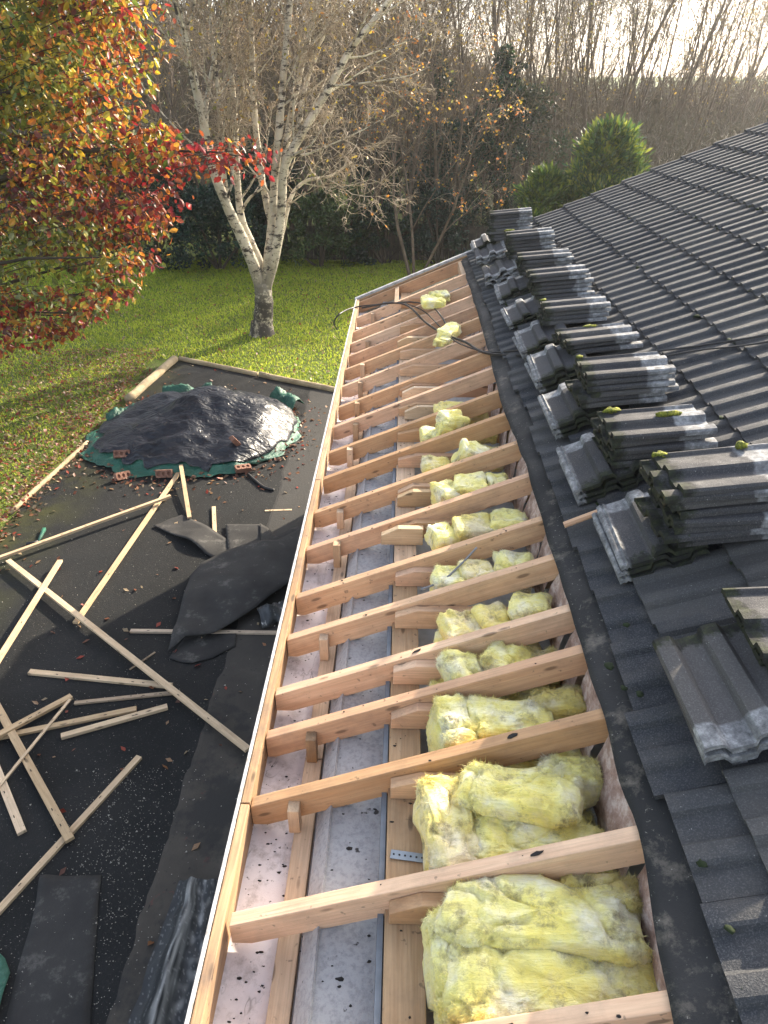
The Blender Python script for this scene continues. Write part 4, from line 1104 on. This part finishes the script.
stems = [stem([(262,292),(255,270),(243,240),(229,210),(214,171),(203,120),(190,60),(176,0),(165,-60)], .125,.045,[0,-.05,-.1,-.2,-.3,-.4,-.5,-.6,-.7]),
 stem([(264,285),(259,262),(250,240),(241,216),(237,174),(234,110),(230,55),(227,0),(222,-60)], .095,.03,[.05,.1,.15,.2,.3,.4,.5,.6,.7]),
 stem([(263,288),(268,262),(272,225),(274,190),(279,130),(284,70),(290,0),(296,-60)], .105,.045,[0,0,.05,.1,.15,.2,.3,.4]),
 stem([(266,288),(275,255),(281,215),(284,170),(298,140),(325,95),(350,50),(376,18),(400,-14)], .105,.04,[0,-.05,-.1,-.15,-.2,-.2,-.25,-.3,-.3]),
 stem([(268,270),(279,245),(286,215),(292,195),(306,181),(330,176),(352,162)], .06,.018,[.1,.2,.3,.4,.45,.5,.5]),
 stem([(272,225),(262,180),(255,120),(252,60),(250,0),(246,-50)], .075,.03,[.1,.3,.4,.5,.6,.6]),
 stem([(284,170),(290,120),(303,60),(318,0),(326,-40)], .07,.03,[0,.3,.5,.6,.7]),
 stem([(229,210),(222,160),(219,100),(212,40),(208,-30)], .06,.025,[0,.2,.3,.4,.4]),
 stem([(298,140),(304,90),(322,40),(338,-20)], .055,.025,[0,.2,.4,.5]),
 stem([(240,216),(248,200),(262,188)], .035,.02,[.2,.1,0]),
 stem([(214,171),(205,120),(212,70),(222,20),(230,-30)], .05,.02,[0,.2,.3,.3,.3])]
stems_x = 0
PB = dict(seg=[5,5,4,3],wob=[.12,.16,.22,.2],grav=[.06,.03,-.01,-.06],sides=[5,4,3,3],kids=[7,5,3.4,0],start=[.2,.2,.15,0],ang=[.7,.7,.75,0],len=[.55,.6,.6,0],rr=[.55,.55,.55,0],minr=.0065,max=3,tl=0)
lv = []
for si, (out, rad) in enumerate(stems):
    n = len(out); nb = 12 if si not in (4,9) else (5 if si == 4 else 1)
    for k in range(nb):
        i = int(n*(.38+.6*(k+g.random())/nb)); i = min(i, n-2); ax = (out[i+1]-out[i]).normalized(); pr = ax.orthogonal().normalized(); pr.rotate(Matrix.Rotation(g.random()*2*pi,3,ax))
        d = ax*.75+pr*.75; grow(m, mt, out[i], d, g.uniform(.9,1.9), max(.012,rad[i]*.33), 0, g, PB, base)
m.build('trunk', M['birch'], birch, smooth=True); mt.build('twigs', M['twig_birch'], birch)
ml = MB(); ml.c = []; tw = mt.v
leaves_on(ml, [Vector(tw[g.randrange(len(tw))]) for _ in range(900)], g, [(.55,.38,.03),(.60,.45,.05),(.35,.25,.05),(.5,.22,.04),(.2,.2,.05)], .07)
ml.build('leaves', M['leafc'], birch)

# --- generic bare trees
PT = dict(seg=[7,6,5,4,3],wob=[.07,.12,.16,.2,.2],grav=[.04,.05,.03,-.01,-.05],sides=[7,5,3,3,3],kids=[8,7,6,5,0],start=[.25,.2,.15,.1,0],ang=[.55,.6,.65,.7,0],len=[.55,.55,.55,.5,0],rr=[.5,.42,.45,.45,0],minr=.0035,max=4,tl=1)
def bare(seed, Hh, r0, stems=1, lean=.1, P=PT, leafn=0, lcols=None, twig='twig', bk='bark', spread=.25):
    g = random.Random(seed); t = MB(); w = MB(); z0 = Vector((0,0,0))
    for s in range(stems):
        a = g.random()*2*pi; d = Vector((cos(a)*spread*(stems>1)+g.gauss(0,lean), sin(a)*spread*(stems>1)+g.gauss(0,lean), 1))
        grow(t, w, Vector((cos(a)*.1*(stems>1),sin(a)*.1*(stems>1),-.1)), d, Hh*g.uniform(.85,1.1), r0*g.uniform(.8,1.1), 0, g, P, z0)
    e = empty('bare_tree'); t.build('trunk', M[bk], e, smooth=True); w.build('twigs', M[twig], e)
    if leafn:
        l = MB(); l.c = []; leaves_on(l, [Vector(w.v[g.randrange(len(w.v))]) for _ in range(leafn)], g, lcols, .075); l.build('leaves', M['leafc'], e)
    return e
ycol = [(.40,.28,.06),(.30,.2,.06),(.45,.3,.08),(.25,.16,.07),(.2,.2,.05)]
PT2 = dict(PT, kids=[9,7,5,4,0]); 
protos = [bare(101,8.5,.10,1,.08,PT,350,ycol), bare(102,7.5,.07,3,.1,dict(PT,kids=[6,5,5,4,0]),500,ycol,spread=.3), bare(103,9.5,.11,2,.06,dict(PT,kids=[7,6,5,4,0]),200,ycol),
          bare(104,6.5,.055,5,.1,dict(PT,kids=[5,5,4,4,0],ang=[.4,.5,.6,.7,0]),450,ycol,spread=.42)]
protos.append(bare(131,9.8,.05,4,.09,dict(PT,kids=[9,7,6,5,0],seg=[7,5,4,3,2],ang=[.35,.42,.5,.6,0],grav=[.05,.05,.04,.02,0],minr=.006,start=[.22,.15,.1,.1,0],rr=[.5,.45,.5,.6,0]),500,ycol,twig='twig_birch',spread=.3))
spots = []
g = random.Random(77)
# (px, Y, proto, scale)
T_ = [(515,33,4,1.05),(560,35,4,1.05),(598,31.5,4,1.0),(632,36,4,1.1),(690,36,4,1.0),(480,31,4,1.05),(430,30,4,1.0),(20,22,1,1.0),(85,23,0,1.0),(140,22,3,1.1),(175,25,1,1.15),(225,23,3,1.1),(262,26,0,1.1),(300,23,1,1.05),(335,22.5,3,1.1),(362,25,2,.95),(393,22.5,1,.9),(420,24,3,1.05),(448,23,1,.85),(470,26,2,.85),
      (505,24,0,.95),(532,29,3,1.05),(556,26,1,.8),(585,31,2,.95),(612,27,3,.9),(640,33,0,.98),(662,29,1,.85),(690,31,3,1.05),(722,36,2,.8),(745,30,3,.75),
      (50,30,2,1.2),(120,32,2,1.1),(200,31,0,1.2),(280,33,2,1.1),(350,33,0,1.0),(410,33,1,1.1),(460,35,3,1.3),(520,37,1,1.0),(600,38,3,1.2),(650,40,1,1.1),(700,41,3,1.1)]
order = sorted(range(len(T_)), key=lambda i: T_[i][0])
lab_of = {}
fr = sorted([i for i in range(len(T_)) if T_[i][1] < 30], key=lambda i: T_[i][0]); bk_ = sorted([i for i in range(len(T_)) if T_[i][1] >= 30], key=lambda i: T_[i][0])
big = ['first','second','third','fourth','fifth','sixth','seventh','eighth','ninth','tenth','eleventh','twelfth','thirteenth','fourteenth','fifteenth','sixteenth','seventeenth','eighteenth','nineteenth','twentieth','twenty-first','twenty-second','twenty-third','twenty-fourth','twenty-fifth','twenty-sixth','twenty-seventh']
kindn = ['single stemmed bare tree','bushy bare tree','tall twin stemmed bare tree','many stemmed bare tree','finely twigged pale bare tree']
for row, nm in ((fr,'thicket front row'),(bk_,'thicket back row')):
    for j, i in enumerate(row): lab_of[i] = '%s, %s from left in the %s' % (kindn[T_[i][2]], big[j], nm)
used = set()
for i, (px, Y, pi_, sc) in enumerate(T_):
    o = protos[pi_] if pi_ not in used else copy_tree(protos[pi_]); used.add(pi_)
    r = ray(px, 200); x = r.x*(Y/r.y); z = GZ+max(0,Y-24)*.012
    o.location = (x, Y, z-.05); o.rotation_euler = (0,0,g.random()*6.28); k_ = (1.28 if px >= 500 else 1.05) if pi_ != 4 else 1.0; o.scale = (sc*g.uniform(.95,1.1),)*2+(sc*k_,)
    if px in (640,662,690,745): o.rotation_euler = (g.uniform(-.1,.1), .26 if px != 745 else -.15, g.uniform(-.4,.4))
    tag(o, lab_of[i], 'tree', 'bare trees of the thicket behind the garden')
# leaning bare tree on the right, and the hazel with hanging leaves
# far woodland: stuff
m = MB(); g = random.Random(5)
for i in range(42000):
    Y = g.uniform(36,60); r = g.uniform(-.75,.62); x = r*Y; hb = (6.2+1.6*nz((x*.12,Y*.1,0))+.8*nz((x*.5,Y*.5,2))) + (1.2 if r < 0 else -2.6*min(1,r/.12))
    z = GZ+.3+g.random()*hb; L = g.uniform(.5,1.6); d = Vector((g.gauss(0,.45),g.gauss(0,.45),1)).normalized()
    s = Vector((.03+.0012*Y*g.random(),0,0)); p = Vector((x,Y,z)); b = len(m.v)
    m.v += [tuple(p-s),tuple(p+s),tuple(p+d*L)]; m.f.append((b,b+1,b+2)); m.m.append(0)
tag(m.build('distant_wood', M['twig_far']), 'far brown leafless wood fading behind the thicket', 'wood', kind='stuff')
# undergrowth: brambles and dead stems between trees
m = MB()
for i in range(34000):
    Y = g.uniform(21.8,32); x = g.uniform(-.72,.55)*Y; 
    if x > 1.2 and Y < 12: continue
    z = GZ+g.random()**1.2*3.6; d = Vector((g.gauss(0,.8),g.gauss(0,.8),g.uniform(-.2,1))).normalized(); L = g.uniform(.25,.9); s = Vector((g.uniform(.005,.011),0,0)); p = Vector((x,Y,z)); b = len(m.v)
    mid = p+d*L*.5+Vector((0,0,.06)); e = p+d*L
    m.v += [tuple(p-s),tuple(p+s),tuple(mid+s*.7),tuple(mid-s*.7),tuple(e)]; m.f += [(b,b+1,b+2,b+3),(b+3,b+2,b+4)]; m.m += [0,0]
tag(m.build('undergrowth', M['twig_far']), 'tangle of bare brambles and stems under the trees', 'undergrowth', kind='stuff')

# --- evergreen shrubs
def shrub(px, Y, w, d, h, n, cols, lab, name='shrub', s=.09, z0=0, seed=0, shape='round', group=None, cat='shrub', up=.2):
    g = random.Random(seed+int(px)); r = ray(px,200); x0 = r.x*Y/r.y; e = empty(name, (x0,Y,GZ+z0)); l = MB(); l.c = []
    cl = []
    for k in range(max(10, n//(90 if shape != 'cone' else 260))):
        th = g.random()*2*pi; v = g.random()**.7; rr = sqrt(g.random())
        env = (1-v)**.62*(.8+.35*nz((th*1.5,v*3,seed))) if shape == 'cone' else sqrt(max(0.03, 1-(v*1.02-.25)**2/.65)) 
        cl.append((Vector((cos(th)*rr*w/2*env, sin(th)*rr*d/2*env, v*h)), g.uniform(.10,.24)*min(w,h)*.55, g.uniform(.6,1.35)))
    for q in range(n):
        c, R, k = cl[g.randrange(len(cl))]; dv = Vector((g.gauss(0,1),g.gauss(0,1),g.gauss(0,1))).normalized()*R*g.random()**.4; dv.z *= .75
        p = c+dv; p.z = max(.02,p.z); base_c = g.choice(cols); k2 = k*g.uniform(.75,1.25); cc = (base_c[0]*k2,base_c[1]*k2,base_c[2]*k2,1)
        u = (dv.normalized()+Vector((g.gauss(0,.5),g.gauss(0,.5),g.gauss(0,.4)+up))).normalized(); vv = u.orthogonal().normalized(); vv.rotate(Matrix.Rotation(g.random()*6.28,3,u)); L = s*g.uniform(.6,1.5); b = len(l.v)
        thin = .12 if shape == 'cone' else .3
        for t_ in (p-vv*L*thin*.7, p+u*L*.6+vv*L*thin, p+u*L, p+u*L*.5-vv*L*thin): l.v.append(tuple(t_)); l.c.append(cc)
        l.f.append((b,b+1,b+2,b+3)); l.m.append(0)
    l.build('foliage', M['needle'], e)
    t = MB()
    for k in range(6):
        a = g.random()*6.28; c = cl[g.randrange(len(cl))][0]; t.tube([Vector((0,0,-.1)), c*.5+Vector((0,0,.1)), c], [.05,.03,.012], 5, cap=False)
    t.build('stem', M['darkbark'], e); tag(e, lab, cat, group); return e
dk = [(.008,.030,.020),(.012,.042,.026),(.02,.055,.032),(.006,.02,.016)]; md = [(.035,.07,.02),(.05,.09,.025),(.025,.05,.018),(.08,.10,.03)]
gd = [(.09,.15,.03),(.16,.21,.03),(.05,.10,.025),(.28,.30,.05),(.03,.07,.03),(.04,.09,.035)]
grp = 'evergreen shrubs behind the lawn'
shrub(150,21.6,3.2,2.2,2.6,7000,dk,'dark blue green evergreen shrub left of the birch',seed=1,group=grp)
shrub(212,20.8,3.4,2.2,2.1,8000,dk+[(.02,.06,.04)],'low wide dark evergreen shrub directly behind the birch stems',seed=2,group=grp)
shrub(95,22.5,3.5,2,3.0,6000,dk,'black green shrub half hidden by the autumn tree',seed=3,group=grp)
shrub(30,22.5,3.5,2,3.2,5000,dk,'dark shrub at the far left behind the autumn leaves',seed=4,group=grp)
shrub(318,21.2,2.6,1.8,1.9,6500,md,'mid green leafy shrub right of the birch trunk',seed=5,group=grp,s=.08)
shrub(352,21.9,1.8,1.6,2.0,3500,md,'lighter green shrub beside the hazel leaves',seed=6,group=grp,s=.08)
shrub(285,23,2.4,1.8,2.5,4500,dk,'dark evergreen shrub glimpsed between birch stems',seed=7,group=grp)
shrub(395,24,3,2,2.8,5000,dk,'dark green shrub behind the low fence',seed=8,group=grp)
shrub(455,23.5,3,2,3.8,6500,dk+[(.02,.04,.02)],'tall ivy dark mass behind the far roof corner',seed=9,group=grp)
shrub(497,23.2,1.6,1.4,5.4,5500,dk+md[:2],'ivy clad dark tree trunk mass left of the golden conifer',seed=10,group=grp,name='ivy_clad_tree')
shrub(432,25,1.8,1.8,5.2,4000,dk+md[:1],'dark tall evergreen behind the hazel',seed=11,group=grp)
shrub(602,17.5,4.5,3.2,3.55,46000,gd,'golden green conifer rising behind the tiled roof',seed=12,name='conifer',shape='cone',s=.17,cat='conifer',up=.8)
shrub(545,17.2,2.8,2.0,2.75,22000,gd[:3]+[(.03,.07,.02)],'smaller green conifer left of the golden one',seed=13,name='conifer',shape='cone',s=.16,cat='conifer',up=.8)
shrub(385,21.5,2.4,1.2,1.5,4000,dk+md[:1],'low dark ivy clump in front of the fence below the hazel',seed=21,group=grp)
shrub(440,21.6,2.2,1.2,1.9,4500,dk,'dark leafy clump at the fence beside the far roof corner',seed=22,group=grp)
shrub(256,22.3,2.6,1.6,3.4,5500,dk,'tall dark evergreen seen through the birch fork',seed=23,group=grp)
shrub(520,24,3.4,2,4.3,6500,[(.03,.05,.02),(.05,.06,.025),(.02,.035,.018)],'dull green mass behind the smaller conifer',seed=24,group=grp)
# hazel with hanging orange leaves
hz_ = bare(205,5.2,.05,3,.12,dict(PT,kids=[6,5,4,3,0],grav=[.02,.0,-.08,-.16,-.2]),900,[(.55,.30,.04),(.5,.2,.04),(.6,.42,.05),(.4,.15,.05)],twig='twig_birch',spread=.3)
hz_.name = 'hazel_tree'; r = ray(415,250); hz_.location = (r.x*19.8/r.y,19.8,GZ); tag(hz_, 'thin hazel with hanging orange leaves in front of the low fence', 'tree')

# --- autumn tree on the left: leaves on real twigs, trunk stands outside the picture
g = random.Random(41)
ab = Vector((-8.6,10.6,GZ)); at_ = tag(empty('autumn_tree', ab), 'tree with red, orange and green autumn leaves leaning in from the left', 'tree')
t = MB(); w = MB(); l = MB(); l.c = []
trunk = [Vector((0,0,-.1)),Vector((.1,0,1.2)),Vector((.0,-.1,2.6)),Vector((.2,0,4.2)),Vector((.3,.1,6.2)),Vector((.3,.1,8))]; t.tube(trunk,[.26,.22,.18,.13,.08,.03],10,cap=False)
red=[(.34,.035,.03),(.25,.02,.025),(.20,.03,.03),(.36,.09,.03)]; org=[(.48,.17,.03),(.38,.10,.03),(.50,.25,.04),(.28,.08,.03)]; grn=[(.14,.17,.03),(.09,.13,.025),(.22,.22,.04),(.32,.28,.04)]; yel=[(.55,.42,.04),(.50,.33,.03),(.32,.28,.04)]; sil=[(.28,.30,.16),(.22,.24,.12)]; mar=[(.13,.03,.03),(.17,.05,.035),(.12,.055,.04)]
def pal(x, y):
    if x > 165: return red*3+org
    if y < 130: return grn*7+yel*2+org*2 if x < 75 else org*3+yel*2+grn*2+red+mar
    if y < 165: return org*2+mar*2+yel+grn*2
    if y < 215: return mar*4+red+org*2+grn*2 if x < 130 else red*2+mar*2+org
    if y < 290: return (grn*6+sil*3+mar*1+org if x < 110 else org*3+red+mar*2+grn*2)
    return red*2+mar*2+org*2+grn*2+sil
regs = []
def inside(x, y):
    if y < 0: return x < 150
    e = [(0,135),(40,160),(80,150),(110,138),(130,175),(160,170),(200,165),(235,150),(270,150),(300,118),(330,70),(350,40)]
    for (a, b), (c, d) in zip(e[:-1], e[1:]):
        if a <= y <= c: return x < b+(d-b)*(y-a)/(c-a)
    return False
nt = 0
targets = []
while len(targets) < 560:
    x = g.uniform(-70,175); y = g.uniform(-60,345)
    if inside(x, y): targets.append((x,y,g.uniform(8.7,12.2),g.randint(28,50)))
for k in range(26): x = g.uniform(165,262); targets.append((x, 152+g.gauss(0,9)+(x-165)*.02, g.uniform(9.2,9.9), 15))
for k in range(8): targets.append((g.uniform(105,168), g.uniform(-4,12), g.uniform(9.2,10), 14))
for k in range(6): targets.append((g.uniform(160,178), g.uniform(190,208), 9.5, 6))
for x, y, Y, nl in targets:
    P = PY(x, y, Y)-ab
    # twig from the trunk side
    h = min(max(P.z-.8+g.uniform(-.3,.3), .6), 7); i = 0
    d = (P-Vector((.1,0,h))); st = P-d.normalized()*g.uniform(.5,.9)+Vector((0,0,-.05)); en = P+d.normalized()*g.uniform(.1,.25)+Vector((0,0,-.04))
    w.tube([st, (st+en)*.5+Vector((0,0,.04)), en], [.007,.005,.002], 3, cap=False)
    cols = pal(x, y); pts = []
    for k in range(nl):
        t_ = g.random(); c = st.lerp(en, .25+.75*t_); pts.append(c+Vector((g.gauss(0,.085),g.gauss(0,.085),g.gauss(0,.06))))
    leaves_on(l, pts, g, cols, .095, 1.1)
# main limbs
for k in range(34):
    x, y, Y, nl = targets[g.randrange(540)]; P = PY(x, y, Y)-ab; h = min(max(P.z-1.2,.8),6.5)
    t.tube([Vector((.1,0,h)), Vector((.1,0,h)).lerp(P,.4)+Vector((0,0,.25)), Vector((.1,0,h)).lerp(P,.75)+Vector((0,0,.2)), P], [.05,.035,.02,.008], 5, cap=False)
P = PY(262,160,9.6)-ab; h = 2.2
t.tube([Vector((.1,0,2.2)), PY(60,150,9.8)-ab, PY(150,150,9.7)-ab, PY(215,152,9.6)-ab, P], [.06,.04,.02,.012,.004], 5, cap=False)
t.build('trunk', M['darkbark'], at_, smooth=True); w.build('twigs', M['darkbark'], at_); l.build('leaves', M['leafc'], at_)

# --- low fence at the back of the garden
fe = empty('garden_fence', (-.2,22.0,GZ)); 
for k in range(7):
    m = MB(); m.box(-.05,.05,-.05,.05,0,1.15); o = m.build('post', M['fence'], fe, (-2.7+k*1.8/1.0*.9,0,0), bevel=.01)
m = MB(); gg = random.Random(4)
for k in range(88):
    x = -2.7+k*.111; m.box(x,x+.1,-.075,-.055,.05,1.0+gg.uniform(-.02,.02))
m.build('boards', M['fence'], fe)
for z in (.3,.85):
    m = MB(); m.box(-2.7,7.05,-.053,-.0505 if False else -.02,z,z+.08); m.build('rail', M['fence'], fe)
tag(fe, 'low dark brown board fence behind the lawn', 'fence')

# ---------------------------------------------------------------- light
SUN_AZ = radians(38.5)   # from +Y towards +X
SUN_EL = radians(26)
sd = Vector((sin(SUN_AZ)*cos(SUN_EL), cos(SUN_AZ)*cos(SUN_EL), sin(SUN_EL)))
li = bpy.data.lights.new('sun', 'SUN'); lo = bpy.data.objects.new('sun', li); C.objects.link(lo); lo.rotation_euler = (-sd).to_track_quat('-Z', 'Y').to_euler()
li.energy = 4.6; li.angle = radians(.6); li.color = (1,.86,.66)
wd = bpy.data.worlds.new('World'); bpy.context.scene.world = wd; wd.use_nodes = True; nt = wd.node_tree
bg = nt.nodes['Background']; sk = nt.nodes.new('ShaderNodeTexSky'); sk.sky_type = 'NISHITA'; sk.sun_disc = False
sk.sun_elevation = SUN_EL; sk.sun_rotation = SUN_AZ; sk.air_density = 1.0; sk.dust_density = 3.5; sk.ozone_density = 1.0; sk.altitude = 50
hs_ = nt.nodes.new('ShaderNodeHueSaturation'); hs_.inputs['Saturation'].default_value = .55; nt.links.new(sk.outputs[0], hs_.inputs['Color']); nt.links.new(hs_.outputs[0], bg.inputs[0]); bg.inputs[1].default_value = .15
# haze
HAZE = True
if HAZE:
    m = MB(); m.box(-70,70,-20,75,GZ-3,7.5)
    hm = bpy.data.materials.new('pale_air'); hm.use_nodes = True; n_ = hm.node_tree
    for x in list(n_.nodes): n_.nodes.remove(x)
    ou = n_.nodes.new('ShaderNodeOutputMaterial'); pv = n_.nodes.new('ShaderNodeVolumePrincipled'); pv.inputs['Color'].default_value = (.93,.95,1,1); pv.inputs['Density'].default_value = .0007; pv.inputs['Anisotropy'].default_value = .65
    n_.links.new(pv.outputs[0], ou.inputs['Volume'])
    tag(m.build('haze', hm), 'thin pale autumn haze', 'haze', kind='stuff')
sc = bpy.context.scene
sc.view_settings.view_transform = 'Standard'; sc.view_settings.look = 'None'; sc.view_settings.gamma = 1; sc.view_settings.exposure = 1.66
sc.cycles.max_bounces = 6; sc.cycles.volume_bounces = 0
